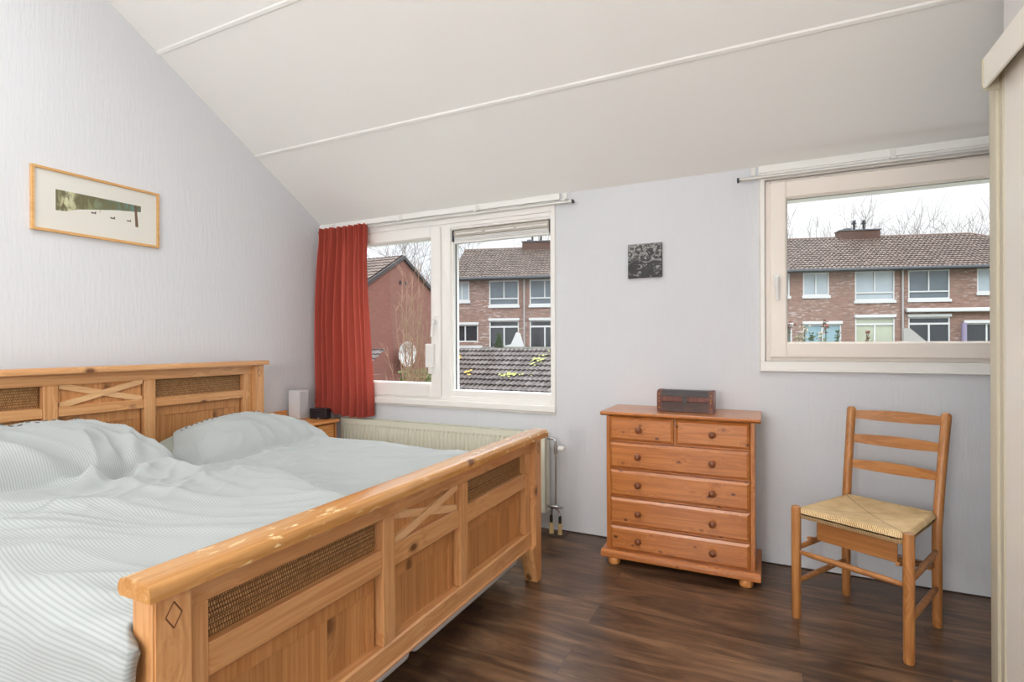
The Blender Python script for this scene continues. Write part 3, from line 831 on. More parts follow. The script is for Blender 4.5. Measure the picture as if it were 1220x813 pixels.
# ---- pillows and duvets
def sup(d, n=2.2, p=.6):
    d = abs(d)
    return (1-d**n)**p if d < 1 else 0.0
def hill(x, y, side):
    if side == 'far':  return .182*sup((x+2.80)/.30)*sup((y-2.10)/.47, 2.4, .7)
    return .19*sup((x+2.76)/.33)*sup((y-1.02)/.56, 2.6, .7)
def fbm(x, y, z=0, o=3):
    s = 0; a = 1
    for i in range(o): s += a*noise.noise(Vector((x, y, z+i*7.1))); x *= 2.03; y *= 2.03; a *= .5
    return s
def ridge(x, y, z): 
    n = noise.noise(Vector((x, y, z))); return (1-abs(n)*2.2)
def wr(x, y, seed):
    # long folds which run down the bed, crossed by small creases near the pillows
    wx = x+.16*noise.noise(Vector((x*2.1, y*2.3, seed))); wy = y+.13*noise.noise(Vector((x*1.7, y*2.1, seed+5)))
    p = .92*wx+.39*wy; q = -.39*wx+.92*wy
    m = max(.12, .55+1.2*noise.noise(Vector((x*1.3, y*1.6, seed+9))))
    a = .026*max(0, ridge(p*.8, q*4.4, seed+1))**2.2*m
    b = .013*max(0, ridge(p*1.5, q*9, seed+2))**2.2*m
    c = .010*fbm(wx*1.6, wy*2.6, seed+3, 2)
    near = max(0, min(1, (-1.75-x)/.6))
    d = near*.022*max(0, ridge(wx*3.4, wy*3.0, seed+4))**2.5+near*.012*max(0, ridge(wx*6.5, wy*5.5, seed+6))**2.5
    return a+b+c+d
def crease(x, y, ax, ay, bx_, by_, w, h):
    A = Vector((ax, ay)); B = Vector((bx_, by_)); P = Vector((x, y)); ab = B-A
    t = max(0, min(1, (P-A).dot(ab)/ab.length_squared)); dd = (P-(A+ab*t)).length
    return h*math.exp(-(dd/w)**2)*(math.sin(PI*min(1, max(0, .1+t*.8))))

def far_duvet(u, v):
    y = 1.47+v*(2.565-1.47)
    k = max(0, min(1, (1.84-y)/.20)); xs = -2.93+.24*k*k*(3-2*k)
    x = xs+u*(-1.135-xs)
    z = .590+hill(x, y, 'far')+wr(x, y, 3.0)*.7
    z += .022*math.exp(-((y-2.47)/.14)**2)*(1 if x > -2.5 else max(0, 1-(-2.5-x)/.3))
    # rolled outer edge
    e = 2.565-y
    if e < .07: z -= .07*(1-math.sqrt(max(0, 1-((.07-e)/.07)**2)))
    # foot end dips toward the footboard
    f = -1.135-x
    if f < .12: z -= .02*(1-f/.12)
    # left pillow end opens: the cloth falls in the gap between the pillows
    return x, y, z
def near_path(v, x):
    """v 0 = inner edge, 1 = bottom of the hanging side; returns y, z, arc"""
    yi = 1.52
    if x > -2.1: yi = 1.52+.16*math.exp(-((x+1.95)/.35)**2) - .09*max(0, (x+1.9)/.75)
    L1 = yi-.655; rr = .075; L2 = rr*PI/2; L3 = .36
    s = v*(L1+L2+L3)
    if s < L1: return yi-s, .652, s, (0, 1)
    s2 = s-L1
    if s2 < L2:
        th = s2/rr; return .655-rr*math.sin(th), .652-rr*(1-math.cos(th)), s, (-math.sin(th), math.cos(th))
    return .655-rr-.06*(s2-L2)/L3, .652-rr-(s2-L2), s, (-1, 0)
def near_duvet(u, v):
    x = -2.93+u*(-1.126+2.93)
    y, z, s, (ny, nz) = near_path(v, x)
    h = hill(x, y, 'near')+wr(x, y, 11.0)*(1.1 if nz > .5 else .6)
    h += crease(x, y, -2.62, 1.42, -2.30, 1.30, .035, .030) + crease(x, y, -2.48, 1.30, -2.25, 1.05, .04, .026)
    h += crease(x, y, -2.75, 1.50, -2.05, 1.46, .05, .022) + crease(x, y, -2.35, 1.45, -1.75, 1.36, .03, .012)
    h += crease(x, y, -2.40, 1.18, -1.65, 1.25, .03, .012) + crease(x, y, -2.25, .95, -1.60, 1.10, .025, .010)
    h -= crease(x, y, -2.50, 1.36, -2.28, 1.18, .03, .030)
    e = v*(1.5)            # thickness roll at the inner edge
    if e < .05: h -= .040*(1-math.sqrt(max(0, 1-((.05-e)/.05)**2)))
    # folds of the hanging side
    hang = 1-nz
    h += hang*max(0, min(1, (-1.2-x)/.3))*(.018+.016*math.sin(x*9+1.0+z*3)+.010*math.sin(x*21+z*5))
    # bulge by the foot post
    h += .02*math.exp(-((x+1.36)/.14)**2-((y-.62)/.12)**2)
    x += .054*max(0, min(1, (.615-y)/.02))*max(0, 1-(-1.126-x)/.3)
    return x, min(y+ny*h, .585) if (y < .60 and x > -1.14) else y+ny*h, z+nz*h if nz > .3 else z+max(nz, 0)*h

def cloth(name, fn, nu, nv, mat, label, lu, lv, thick=.02):
    bm = new_bm(); uvl = bm.loops.layers.uv.new('UVMap')
    vs = grid(bm, nu, nv, fn)
    idx = {v: (i, j) for i, row in enumerate(vs) for j, v in enumerate(row)}
    for f in bm.faces:
        for l in f.loops:
            i, j = idx[l.vert]; l[uvl].uv = (lu*i/(nu-1), lv*j/(nv-1))
    o = obj(name, bm, mat, None, smooth=True)
    me = o.data
    m = o.modifiers.new('thickness', 'SOLIDIFY'); m.thickness = thick; m.offset = -1
    # normals up
    if sum(p.normal.z for p in me.polygons) < 0: me.flip_normals()
    return o
fd = cloth('duvet', far_duvet, 190, 130, M_duvet, '', 1.8, 1.15, .03)
tag(fd, 'pale grey-green striped duvet on the window side of the bed', 'duvet', 'duvets on the double bed')
nd = cloth('duvet', near_duvet, 200, 190, M_duvet, '', 1.8, 1.43, .022)
tag(nd, 'pale grey-green striped duvet hanging over the near side of the bed', 'duvet', 'duvets on the double bed')

def pillow(cx, cy, lx, ly, zt, label):
    bm = new_bm()
    N, K = 40, 44
    top = {}; bot = {}
    def f(u, v, sgn):
        a = (u-.5)*2; b = (v-.5)*2
        # cushion outline: the corners stick out
        k = 1-.07*(1-abs(a)**2)*abs(b)**3; k2 = 1-.07*(1-abs(b)**2)*abs(a)**3
        X = cx+a*lx/2*k2; Y = cy+b*ly/2*k
        t = (max(0, 1-abs(a)**2.6)**.55)*(max(0, 1-abs(b)**2.6)**.55)
        th = zt*t
        return (X, Y, .575+th*(1.0 if sgn > 0 else -.20)+.004*noise.noise(Vector((X*9, Y*9, sgn))))
    gt = grid(bm, N, K, lambda u, v: f(u, v, 1)); gb = grid(bm, N, K, lambda u, v: f(u, v, -1))
    bmesh.ops.remove_doubles(bm, verts=bm.verts[:], dist=.004)
    return tag(obj('pillow', bm, M_pillow, None, smooth=True), label, 'pillow', 'pillows at the headboard')
pillow(-2.805, 2.075, .50, .86, .170, 'grey-green pillow tucked under the far duvet, corner showing')
pillow(-2.805, 1.06, .50, .90, .175, 'grey-green pillow under the duvet on the near side')

# dashed embroidery along the head edge of each duvet
def dashes(parent, fn, ulist):
    bm = new_bm()
    for (u, v) in ulist:
        a = Vector(fn(u, v)); b = Vector(fn(u, v+.011))
        a.z += .0035; b.z += .0035
        tube(bm, [a, b], .0026, 5)
    o = obj('stitching', bm, M_embroid, parent)
    o['label'] = 'dashed grey embroidery'; o['kind'] = 'stuff'
dashes(fd, far_duvet, [(.035+.03*k/22, .31+.026*k) for k in range(17)])
dashes(nd, near_duvet, [(.05, .14+.022*k) for k in range(22)])

# ------------------------------------------------------------------ nightstand and what stands on it
ns = thing('nightstand', 'small pine nightstand between the bed and the curtain', 'nightstand', (-3.04, 2.77, 0))
NX0, NX1, NY0, NY1 = -3.236, -2.865, 2.60, 2.965
bm = new_bm(); box(bm, NX0, NX1+.02, NY0-.015, NY1+.012, .630, .650, .005, 2); obj('top', bm, night_w['y'], ns)
bm = new_bm(); box(bm, NX0, NX0+.018, NY0-.01, 2.834, .650, .712, .004); obj('back_board', bm, night_w['y'], ns)
bm = new_bm()
box(bm, NX0, NX1, NY0, NY0+.02, .05, .63, .002); box(bm, NX0, NX1, NY1-.02, NY1, .05, .63, .002)
box(bm, NX0, NX0+.01, NY0+.02, NY1-.02, .05, .63)
box(bm, NX0+.01, NX1-.02, NY0+.02, NY1-.02, .05, .07); box(bm, NX0+.01, NX1-.005, NY0+.02, NY1-.02, .46, .48)
obj('body', bm, night_w['z'], ns)
bm = new_bm(); box(bm, NX1-.012, NX1+.006, NY0+.024, NY1-.030, .49, .622, .004); dr = obj('drawer', bm, night_w['y'], ns)
bm = new_bm(); lathe(bm, [(.006, 0), (.006, .01), (.014, .014), (.016, .022), (.010, .029), (.002, .031)], (NX1+.006, 2.765, .585), (1, 0, 0), 16); obj('knob', bm, M_knob, dr, auto=True)
bm = new_bm()
for (x, y) in ((NX0+.03, NY0+.03), (NX1-.03, NY0+.03), (NX0+.03, NY1-.03), (NX1-.03, NY1-.03)):
    b = new_bm(); lathe(b, [(.018, 0), (.024, .02), (.022, .05)], (x, y, 0), (0, 0, 1), 14); obj('foot', b, night_w['z'], ns, auto=True)
bm.free()
sp = thing('speaker', 'white box-shaped speaker standing on the nightstand', 'speaker', (-3.16, 2.885, .65))
bm = new_bm(); box(bm, -3.215, -3.105, 2.838, 2.930, .651, .859, .004, 2); obj('cabinet', bm, plain('light_grey_plastic', srgb(214, 216, 220), .4), sp)
bm = new_bm(); box(bm, -3.1051, -3.102, 2.846, 2.922, .660, .850, .001); obj('grille', bm, plain('speaker_cloth', srgb(196, 198, 203), .8, noise_amt=.1, nscale=400), sp)
ck = thing('alarm_clock', 'small black box-shaped clock radio next to the white speaker', 'clock', (-2.99, 2.925, .65), R(12))
bm = new_bm(); Mx = Matrix.Translation((-2.985, 2.925, .65)) @ Matrix.Rotation(R(12), 4, 'Z')
box(bm, -.070, .070, -.03, .03, .0015, .078, .005, 2, M=Mx); obj('case', bm, M_black, ck)
bm = new_bm(); box(bm, -.052, .025, -.0322, -.0302, .014, .06, 0, 1, M=Mx); obj('display', bm, plain('dark_display', srgb(44, 46, 56), .1), ck)
bm = new_bm(); lathe(bm, [(.004, 0), (.004, .003)], Mx @ Vector((.006, -.0325, .008)), (0, -1, 0), 10); obj('indicator', bm, M_plasticwhite, ck)

# ------------------------------------------------------------------ chest of drawers
ch = thing('chest_of_drawers', 'orange pine chest of six drawers with round knobs', 'chest of drawers', (-.435, 3.02, 0))
CX0, CX1, CY0, CY1 = -.806, -.066, 2.855, 3.19
bm = new_bm()
pr = [(CY1+.002, .806), (CY0-.020, .806), (CY0-.030, .812), (CY0-.034, .820), (CY0-.028, .828), (CY1+.002, .828)]
prism(bm, pr, 'x', CX0-.028, CX1+.028, .003)
obj('top', bm, chest_w['x'], ch, auto=True)
for x in (CX0, CX1-.02):
    bm = new_bm(); box(bm, x, x+.02, CY0, CY1, .078, .806, .002); obj('side_panel', bm, chest_w['z'], ch)
bm = new_bm(); box(bm, CX0+.02, CX1-.02, CY1-.01, CY1, .08, .806); obj('back_panel', bm, chest_w['z'], ch)
rows_z = [.806, .668, .519, .368, .216, .078]
bm = new_bm()
for z in rows_z[1:-1]: box(bm, CX0+.02, CX1-.02, CY0+.004, CY1-.012, z-.004, z+.004)
box(bm, CX0+.02, CX1-.02, CY0+.004, CY1-.012, .078, .084)
box(bm, -.448, -.438, CY0+.004, CY1-.012, .672, .806)
obj('carcass_rail', bm, chest_w['x'], ch)
def drawer(x0, x1, z0, z1, knobs):
    bm = new_bm()
    y = CY0-.014
    A = [(x0, z0), (x1, z0), (x1, z1), (x0, z1)]; ins = .013
    B = [(x0+ins, z0+ins), (x1-ins, z0+ins), (x1-ins, z1-ins), (x0+ins, z1-ins)]
    rA = [bm.verts.new((a, CY0+.003, b)) for a, b in A]; rA2 = [bm.verts.new((a, CY0-.004, b)) for a, b in A]
    rB = [bm.verts.new((a, y, b)) for a, b in B]
    bk = [bm.verts.new((a, CY0+.016, b)) for a, b in A]
    for p, q in ((bk, rA), (rA, rA2), (rA2, rB)):
        for k in range(4): bm.faces.new((p[k], p[(k+1) % 4], q[(k+1) % 4], q[k]))
    bm.faces.new(rB); bm.faces.new(bk[::-1])
    dobj = obj('drawer', bm, chest_w['x'], ch)
    for kx in knobs:
        b = new_bm(); lathe(b, [(.007, 0), (.007, .008), (.015, .013), (.0175, .020), (.016, .027), (.009, .032), (.001, .033)], (kx, y, (z0+z1)/2), (0, -1, 0), 20)
        obj('knob', b, M_knob, dobj, auto=True)
g = .006
drawer(CX0+.022, -.449, rows_z[1]+g, rows_z[0]-.004, [-.626])
drawer(-.437, CX1-.022, rows_z[1]+g, rows_z[0]-.004, [-.259])
for i in range(1, 5):
    drawer(CX0+.022, CX1-.022, rows_z[i+1]+g, rows_z[i]-g, [-.630, -.259])
bm = new_bm()
pr = [(CY1, .040), (CY0-.030, .040), (CY0-.033, .052), (CY0-.030, .068), (CY0-.018, .078), (CY1, .078)]
prism(bm, pr, 'x', CX0-.026, CX1+.026, .003)
obj('plinth', bm, chest_w['x'], ch, auto=True)
for x in (-.765, -.107):
    for y in (2.858, 3.14):
        b = new_bm(); lathe(b, [(.022, 0), (.031, .008), (.034, .022), (.030, .034), (.028, .040)], (x, y, 0), (0, 0, 1), 20); obj('bun_foot', b, night_w['z'], ch, auto=True)

# wooden box on the chest
wb = thing('wooden_box', 'dark wooden treasure box with red-brown end bands on the chest of drawers', 'box', (-.405, 3.0, .828))
BX0, BX1, BB0, BB1 = -.552, -.262, 2.955, 3.075
def boxprof(i):
    return [(BB0+i, .829), (BB0+i, .905), (BB0+i+.001, .924), (BB0+i+.008, .938), (BB0+.03, .945), (BB1-.03, .945), (BB1-i-.008, .938), (BB1-i, .924), (BB1-i, .829)]
bm = new_bm(); prism(bm, [(y, z) for y, z in boxprof(.002) if True][0:2]+[(BB1-.002, .900), (BB1-.002, .829)][0:2], 'x', BX0+.02, BX1-.02) if False else box(bm, BX0+.02, BX1-.02, BB0+.002, BB1-.002, .829, .896, .002)
obj('body', bm, box_w, wb)
bm = new_bm(); prism(bm, [(BB0+.002, .899), (BB0+.002, .922), (BB0+.010, .936), (BB0+.03, .943), (BB1-.03, .943), (BB1-.010, .936), (BB1-.002, .922), (BB1-.002, .899)], 'x', BX0+.02, BX1-.02, .001)
obj('lid', bm, plain('black_box_leather', srgb(52, 44, 44), .4, noise_amt=.2), wb)
bm = new_bm(); box(bm, BX0+.022, BX1-.022, BB0-.002, BB0+.004, .884, .912, .002); obj('front_band', bm, box_red, wb)
for x in (BX0, BX1-.026):
    bm = new_bm(); prism(bm, boxprof(-.002), 'x', x, x+.026, .001); e = obj('end_band', bm, box_red, wb)
    for z in (.850, .886, .900, .922):
        bm = new_bm(); lathe(bm, [(.0042, 0), (.0034, .0015), (.001, .0028)], (x+.013, BB0-.004, z), (0, -1, 0), 8)
        obj('nail', bm, M_brass, e)
bm = new_bm(); box(bm, -.418, -.396, BB0-.005, BB0-.002, .874, .912, .001); lathe(bm, [(.006, 0), (.006, .004)], (-.407, BB0-.005, .893), (0, -1, 0), 12); obj('clasp', bm, M_darkfit, wb)

# ------------------------------------------------------------------ chair
CA = R(-29.24)
cf = Vector((.284, 2.5335, 0))
chair = thing('dining_chair', 'beech ladder-back chair with a woven rush seat', 'chair', cf, CA)
MC = WORLD[chair.name]
def cobj(nm, bm, mat, parent=None, **k):
    for v in bm.verts: v.co = MC @ v.co
    return obj(nm, bm, mat, parent or chair, **k)
for s in (-1, 1):
    bm = new_bm(); tube(bm, [(s*.208, 0, 0), (s*.208, 0, .01), (s*.208, 0, .47), (s*.208, 0, .483), (s*.208, 0, .487)], [.0165, .0185, .0195, .018, .012], 16)
    cobj('leg', bm, beech['z'], auto=True)
def lean(s, z):
    k = .065 if s < 0 else .125
    t = max(0, (z-.40)/.49); return .398+k*t**1.15
for s in (-1, 1):
    bm = new_bm()
    zs = [0, .01, .15, .30, .42, .50, .60, .70, .80, .878, .886, .890]
    rr = [.015, .0175, .0185, .0185, .0185, .0185, .018, .018, .0185, .0190, .015, .008]
    tube(bm, [(s*.176, lean(s, z), z) for z in zs], rr, 16)
    cobj('back_post', bm, beech['z'], auto=True)
for zc_ in (.855, .742, .624):
    bm = new_bm()
    N = 24
    def sl(u, v, d):
        xx = -.176+.352*u
        yb = lean(-1, zc_)*(1-u)+lean(1, zc_)*u
        bow = .016*math.sin(PI*u)
        hh = .0165+.0085*math.sin(PI*u)**.8
        return (xx, yb+bow+d, zc_+(v-.5)*2*hh)
    f1 = grid(bm, N, 5, lambda u, v: sl(u, v, -.005)); f2 = grid(bm, N, 5, lambda u, v: sl(u, v, .005))
    for i in range(N-1):
        bm.faces.new((f1[i][0], f1[i+1][0], f2[i+1][0], f2[i][0])); bm.faces.new((f1[i][4], f1[i+1][4], f2[i+1][4], f2[i][4]))
    for i in (0, N-1):
        for j in range(4): bm.faces.new((f1[i][j], f1[i][j+1], f2[i][j+1], f2[i][j]))
    cobj('back_slat', bm, beech['x'], auto=True)
def rung(p, q, r0=.0085, r1=.0115):
    bm = new_bm(); p, q = Vector(p), Vector(q)
    tube(bm, [p, p.lerp(q, .2), p.lerp(q, .5), p.lerp(q, .8), q], [r0, r1, r1*1.08, r1, r0], 12)
    cobj('stretcher', bm, beech['x'], smooth=True)
rung((-.208, 0, .288), (.208, 0, .288))
rung((-.176, .398, .24), (.176, .398, .24))
for s in (-1, 1):
    rung((s*.208, 0, .300), (s*.176, .398, .320)); rung((s*.208, 0, .155), (s*.176, .398, .168))
# rush seat
bm = new_bm()
N = 44
def half(y): return .205-(.032)*(y/.40)
def seat(u, v, top):
    a = (u-.5)*2; b = v
    y = -.014+b*.43
    ed = min(1-abs(a), min(b, 1-b)*2)      # 0 at the rim
    rnd = math.sqrt(max(0, 1-(1-min(1, ed/.11))**2))
    X = a*(half(max(0, y))+.004)
    # seat goes round the posts at the corners
    cor = max(0, abs(a)-.86)/.14*max(0, abs(b-.5)*2-.86)/.14
    X *= 1-.10*cor
    z = .456 + (.022*rnd if top else -.022*rnd)
    if top:
        z += .006*(1-min(1, ed/.5)) - .008*math.cos(a*PI/2)*math.sin(b*PI)
        z += .0012*noise.noise(Vector((a*14, b*14, 0)))
    return (X, y+(.012 if b < .5 else -.012)*cor, z)
gt = grid(bm, N, N, lambda u, v: seat(u, v, True)); gb = grid(bm, N, N, lambda u, v: seat(u, v, False))
bmesh.ops.remove_doubles(bm, verts=bm.verts[:], dist=.0008)
st = cobj('seat', bm, M_rush, smooth=True)
# the sloping book shelf under the seat
bm = new_bm()
q = [(-.150, .07, .352), (.150, .07, .352), (.162, .36, .268), (-.162, .36, .268)]
A = [bm.verts.new(p) for p in q]; B = [bm.verts.new((p[0], p[1], p[2]+.008)) for p in q]
bm.faces.new(A); bm.faces.new(B[::-1])
for k in range(4): bm.faces.new((A[k], A[(k+1) % 4], B[(k+1) % 4], B[k]))
box(bm, -.150, .150, .058, .070, .340, .425, .003)
cobj('under_shelf', bm, beech['x'])
bm = new_bm()
for s in (-1, 1): tube(bm, [(s*.165, .02, .352), (s*.168, .385, .258)], .008, 8)
cobj('shelf_runner', bm, beech['y'])

# ------------------------------------------------------------------ pictures
pf = thing('framed_picture', 'wide light-wood framed print of a misty forest above the headboard', 'picture', (XL, 1.625, 1.77))
y0, y1, z0, z1 = 1.322, 1.928, 1.770, 2.090
bm = new_bm()
x0, x1 = XL+.001, XL+.020
box(bm, x0, x1, y0, y1, z0, z0+.013, .001); box(bm, x0, x1, y0, y1, z1-.013, z1, .001)
box(bm, x0, x1, y0, y0+.013, z0+.013, z1-.013, .001); box(bm, x0, x1, y1-.013, y1, z0+.013, z1-.013, .001)
obj('frame', bm, wood('light_frame_wood', (226, 184, 128), (216, 168, 108), (196, 146, 88), 'y', knots=0), pf)
bm = new_bm(); box(bm, XL+.002, XL+.010, y0+.013, y1-.013, z0+.013, z1-.013); mt = obj('mount', bm, plain('off_white_mount', srgb(236, 233, 226), .7), pf)
bm = new_bm()
xs = XL+.0105
poly = [(1.424, 1.884), (1.47, 1.888), (1.52, 1.908), (1.60, 1.925), (1.70, 1.945), (1.83, 1.962), (1.83, 1.995), (1.62, 1.993), (1.424, 1.990)]
prism(bm, poly, 'x', XL+.010, xs)
t = NT('forest_print')
cc = t.coord('Object', (1, 1, 1)); sp_ = t.n('ShaderNodeSeparateXYZ', inp={0: cc})
n = t.noise(t.n('ShaderNodeVectorMath', operation='MULTIPLY', inp={0: cc, 1: (1, 26, 12)}).outputs[0], 1.0, 4, .6, .6)
base = t.ramp(t.math('MULTIPLY_ADD', sp_.outputs[1], 2.4, .5), [(0, srgb(120, 116, 70)), (.14, srgb(226, 224, 186)), (.30, srgb(150, 150, 104)), (.6, srgb(110, 134, 112)), (1, srgb(104, 140, 134))])
c = t.mix(t.ramp(n, [(.44, (0, 0, 0)), (.56, (1, 1, 1))]), srgb(112, 108, 76), base)
t.bsdf(**{'Base Color': c, 'Roughness': .6})
pr_ = obj('print', bm, t.m, mt)
M_pb = plain('print_brown', srgb(112, 84, 60), .7)
bm = new_bm(); prism(bm, [(1.800, 1.872), (1.816, 1.872), (1.806, 1.995), (1.794, 1.995)], 'x', xs, xs+.0004); obj('tree_trunk', bm, M_pb, mt)
for yy, w in ((1.437, .003), (1.452, .003), (1.536, .0035), (1.62, .002)):
    bm = new_bm(); prism(bm, [(yy, 1.90 if yy < 1.5 else 1.915), (yy+w, 1.90 if yy < 1.5 else 1.915), (yy+w+.010, 1.988), (yy+.012, 1.988)], 'x', xs, xs+.0003); obj('tree_trunk', bm, M_pb, mt)
for (yy, zz, s) in ((1.592, 1.905, 1), (1.684, 1.896, 1), (1.766, 1.898, .9)):
    bm = new_bm()
    P = [(-.014, .000), (-.008, .006), (.000, .003), (.006, .006), (.010, .012), (.013, .007), (.010, .001), (.012, -.006), (.006, -.003), (-.002, -.002), (-.006, -.007), (-.007, -.002)]
    prism(bm, [(yy+a*s, zz+b*s) for a, b in P], 'x', XL+.0101, xs)
    obj('small_animal_figure', bm, plain('print_dark', srgb(96, 84, 74), .7), mt)
bm = new_bm(); box(bm, XL+.0155, XL+.0165, y0+.013, y1-.013, z0+.013, z1-.013); obj('pane', bm, M_glass, pf)

cv = thing('small_canvas', 'small square black-and-white leaf photograph on the window wall', 'picture', (-.665, YB, 1.587))
bm = new_bm(); box(bm, -.764, -.565, YB-.020, YB-.001, 1.588, 1.790, .001); obj('block', bm, M_canvas_side, cv)
bm = new_bm(); box(bm, -.763, -.566, YB-.0212, YB-.0201, 1.589, 1.789)
t = NT('leaf_photo')
cc = t.coord('Object', (1, 0, 1))
n1 = t.noise(t.n('ShaderNodeVectorMath', operation='MULTIPLY', inp={0: cc, 1: (1, 1, 1.5)}).outputs[0], 16, 3, .5, 2.6)
vo = t.n('ShaderNodeTexVoronoi', feature='DISTANCE_TO_EDGE', inp={'Vector': t.n('ShaderNodeVectorMath', operation='ADD', inp={0: cc, 1: t.n('ShaderNodeVectorMath', operation='SCALE', inp={0: t.n('ShaderNodeTexNoise', inp={'Vector': cc, 'Scale': 12}).outputs[1], 'Scale': .06}).outputs[0]}).outputs[0], 'Scale': 26}).outputs[0]
ln = t.ramp(vo, [(.0, (.16, .16, .16)), (.05, (0, 0, 0))])
sepz = t.n('ShaderNodeSeparateXYZ', inp={0: t.n('ShaderNodeTexCoord').outputs['Object']})
hi = t.ramp(t.math('ADD', n1, t.math('MULTIPLY', t.math('SUBTRACT', sepz.outputs[2], .10), .8)), [(.46, srgb(30, 30, 30)), (.54, srgb(74, 74, 74)), (.58, srgb(168, 168, 166)), (.66, srgb(70, 70, 70)), (.72, srgb(205, 205, 202))])
c = hi
t.bsdf(**{'Base Color': c, 'Roughness': .5})
obj('photo', bm, t.m, cv)

# ------------------------------------------------------------------ outside
bm = new_bm(); box(bm, -90, 90, 3.8, 120, -2.9, -2.8)
tag(obj('ground_outside', bm, M_ground), 'garden ground outside the windows', 'ground', kind='structure')

def tile_roof(bm, O, U, V, Wd, L, tw, th, trim=None, amp=.03, step=.03, skew=0):
    """O lower-left corner, U along the eaves, V up the slope (unit vectors)."""
    U, V = Vector(U).normalized(), Vector(V).normalized(); Nn = U.cross(V).normalized()
    if Nn.z < 0: Nn = -Nn
    O = Vector(O)
    nc = int(Wd/tw); nr = int(math.ceil(L/th)); sub = 4
    pr = [0.0, .55, 1.0, .75]
    for r in range(nr):
        v0, v1 = r*th, min(L, (r+1)*th)
        sh = (r % 2)*skew
        u_lo, u_hi = 0.0, Wd
        if trim: 
            u_lo, u_hi = trim((v0+v1)/2)
        a = int(u_lo/tw*sub); b = int(u_hi/tw*sub)
        prev = None
        for i in range(a, b+1):
            u = i*tw/sub; h = amp*pr[i % sub]
            p0 = O+U*u+V*v0+Nn*(h+step); p1 = O+U*(u+skew)+V*(v1+.01)+Nn*h
            pf_ = O+U*u+V*v0+Nn*(h-.01)
            cur_ = (bm.verts.new(pf_), bm.verts.new(p0), bm.verts.new(p1))
            if prev:
                bm.faces.new((prev[0], cur_[0], cur_[1], prev[1])); bm.faces.new((prev[1], cur_[1], cur_[2], prev[2]))
            prev = cur_

# --- brick row house opposite
FP = Vector((4.121, 33.082, 0)); FU = Vector((.95832, .28569, 0)); FN = Vector((-.28569, .95832, 0))
fa = math.atan2(FU.y, FU.x)
house = thing('row_house', 'long brown brick row house with tiled roof opposite the windows', 'building', FP, fa)
MH = WORLD[house.name]
def hobj(nm, bm, mat, parent=None, **k):
    for v in bm.verts: v.co = MH @ v.co
    return obj(nm, bm, mat, parent or house, **k)
# (s0, s1, z0, z1, kind)
wins = [
 (-21.75, -20.85, 3.72, 4.86, 'tilt', M_pane_light), (-19.67, -17.92, 3.42, 4.87, 'band', M_pane_blue), (-17.29, -15.54, 3.42, 4.87, 'band', M_pane_blue),
 (-21.9, -20.34, 1.30, 2.30, 'tilt', M_pane_dark), (-19.67, -17.92, .3, 2.52, 'door', M_pane_dark), (-17.29, -15.54, .3, 2.52, 'door', M_pane_dark),
 (-14.5, -13.2, 3.70, 4.88, 'tilt', M_pane_light), (-12.0, -10.2, 3.40, 4.88, 'band', M_pane_light), (-9.6, -7.8, 3.40, 4.88, 'band', M_pane_blue), (-6.9, -5.6, 3.70, 4.88, 'tilt', M_pane_light),
 (-12.0, -10.2, .3, 2.52, 'door', M_pane_dark), (-9.6, -7.8, .3, 2.52, 'door', M_pane_dark),
 (-4.55, -3.26, 3.68, 4.89, 'tilt', M_pane_light), (-2.60, -1.31, 3.68, 4.90, 'tilt', M_pane_light), (-.06, 1.84, 3.38, 4.93, 'band', M_pane_light),
 (2.47, 4.41, 3.40, 4.92, 'band', M_pane_blue), (5.64, 6.95, 3.70, 4.90, 'tilt', M_pane_light),
 (-4.7, -3.15, .9, 2.10, 'tilt', M_pane_blue), (-2.60, -.72, .9, 2.16, 'tilt', M_pane_sky), (-.06, 1.84, .3, 2.48, 'door', M_pane_cream), (2.47, 4.41, .3, 2.48, 'door', M_pane_dark), (5.05, 7.1, .9, 2.14, 'tilt', M_pane_dark)]
bm = new_bm()
S0, S1 = -22.05, 12.1
holes_wall(bm, S0, S1, -2.8, 5.05, [w[:4] for w in wins], lambda u, v, d: Vector((u, d, v)), .3)
box(bm, S0, S1, .30, 8.4, -2.8, 5.0)
hobj('brick_wall', bm, M_brick)
def house_window(s0, s1, z0, z1, kind, pm):
    bm = new_bm(); f = .07; y0, y1 = .02, .14
    def fr(a, b, c, d): box(bm, a, b, y0, y1, c, d)
    fr(s0, s0+f, z0, z1); fr(s1-f, s1, z0, z1); fr(s0+f, s1-f, z0, z0+f); fr(s0+f, s1-f, z1-f, z1)
    m = (s0+s1)/2
    if kind == 'tilt': fr(m-.035, m+.035, z0+f, z1-f)
    if kind == 'band': fr(s0+f, s1-f, z0+.36, z0+.43); fr(m-.03, m+.03, z0+.43, z1-f)
    if kind == 'door': fr(s0+f, s1-f, z1-.40, z1-.30); fr(m-.04, m+.04, z0+f, z1-.40)
    w = hobj('window', bm, M_ext_white)
    b = new_bm(); box(b, s0+f*.5, s1-f*.5, .07, .10, z0+f*.5, z1-f*.5)
    hobj('pane', b, pm, w)
    b = new_bm()
    if kind in ('tilt', 'band') and z0 > 3: box(b, s0-.05, s1+.05, -.06, .02, z0-.15, z0-.002)
    else: box(b, s0-.04, s1+.04, -.07, .02, z1+.002, z1+.15)
    hobj('sill' if z0 > 3 else 'lintel', b, M_ext_white, w)
for w in wins: house_window(*w)
# roof: front slope, hip at the right, rear slope
RH = 7.42; RD = 4.2; EZ = 5.02
bm = new_bm()
V = Vector((0, RD+.35, RH-EZ+.0)); SLn = V.length
def trim(v): return (0, (7.88-(S0-.1)) + (S1+.2-7.88)*(1-v/SLn))
tile_roof(bm, (S0-.1, -.35, EZ), (1, 0, 0), V, S1-S0+.3, SLn, .225, .32, trim, .05, .05)
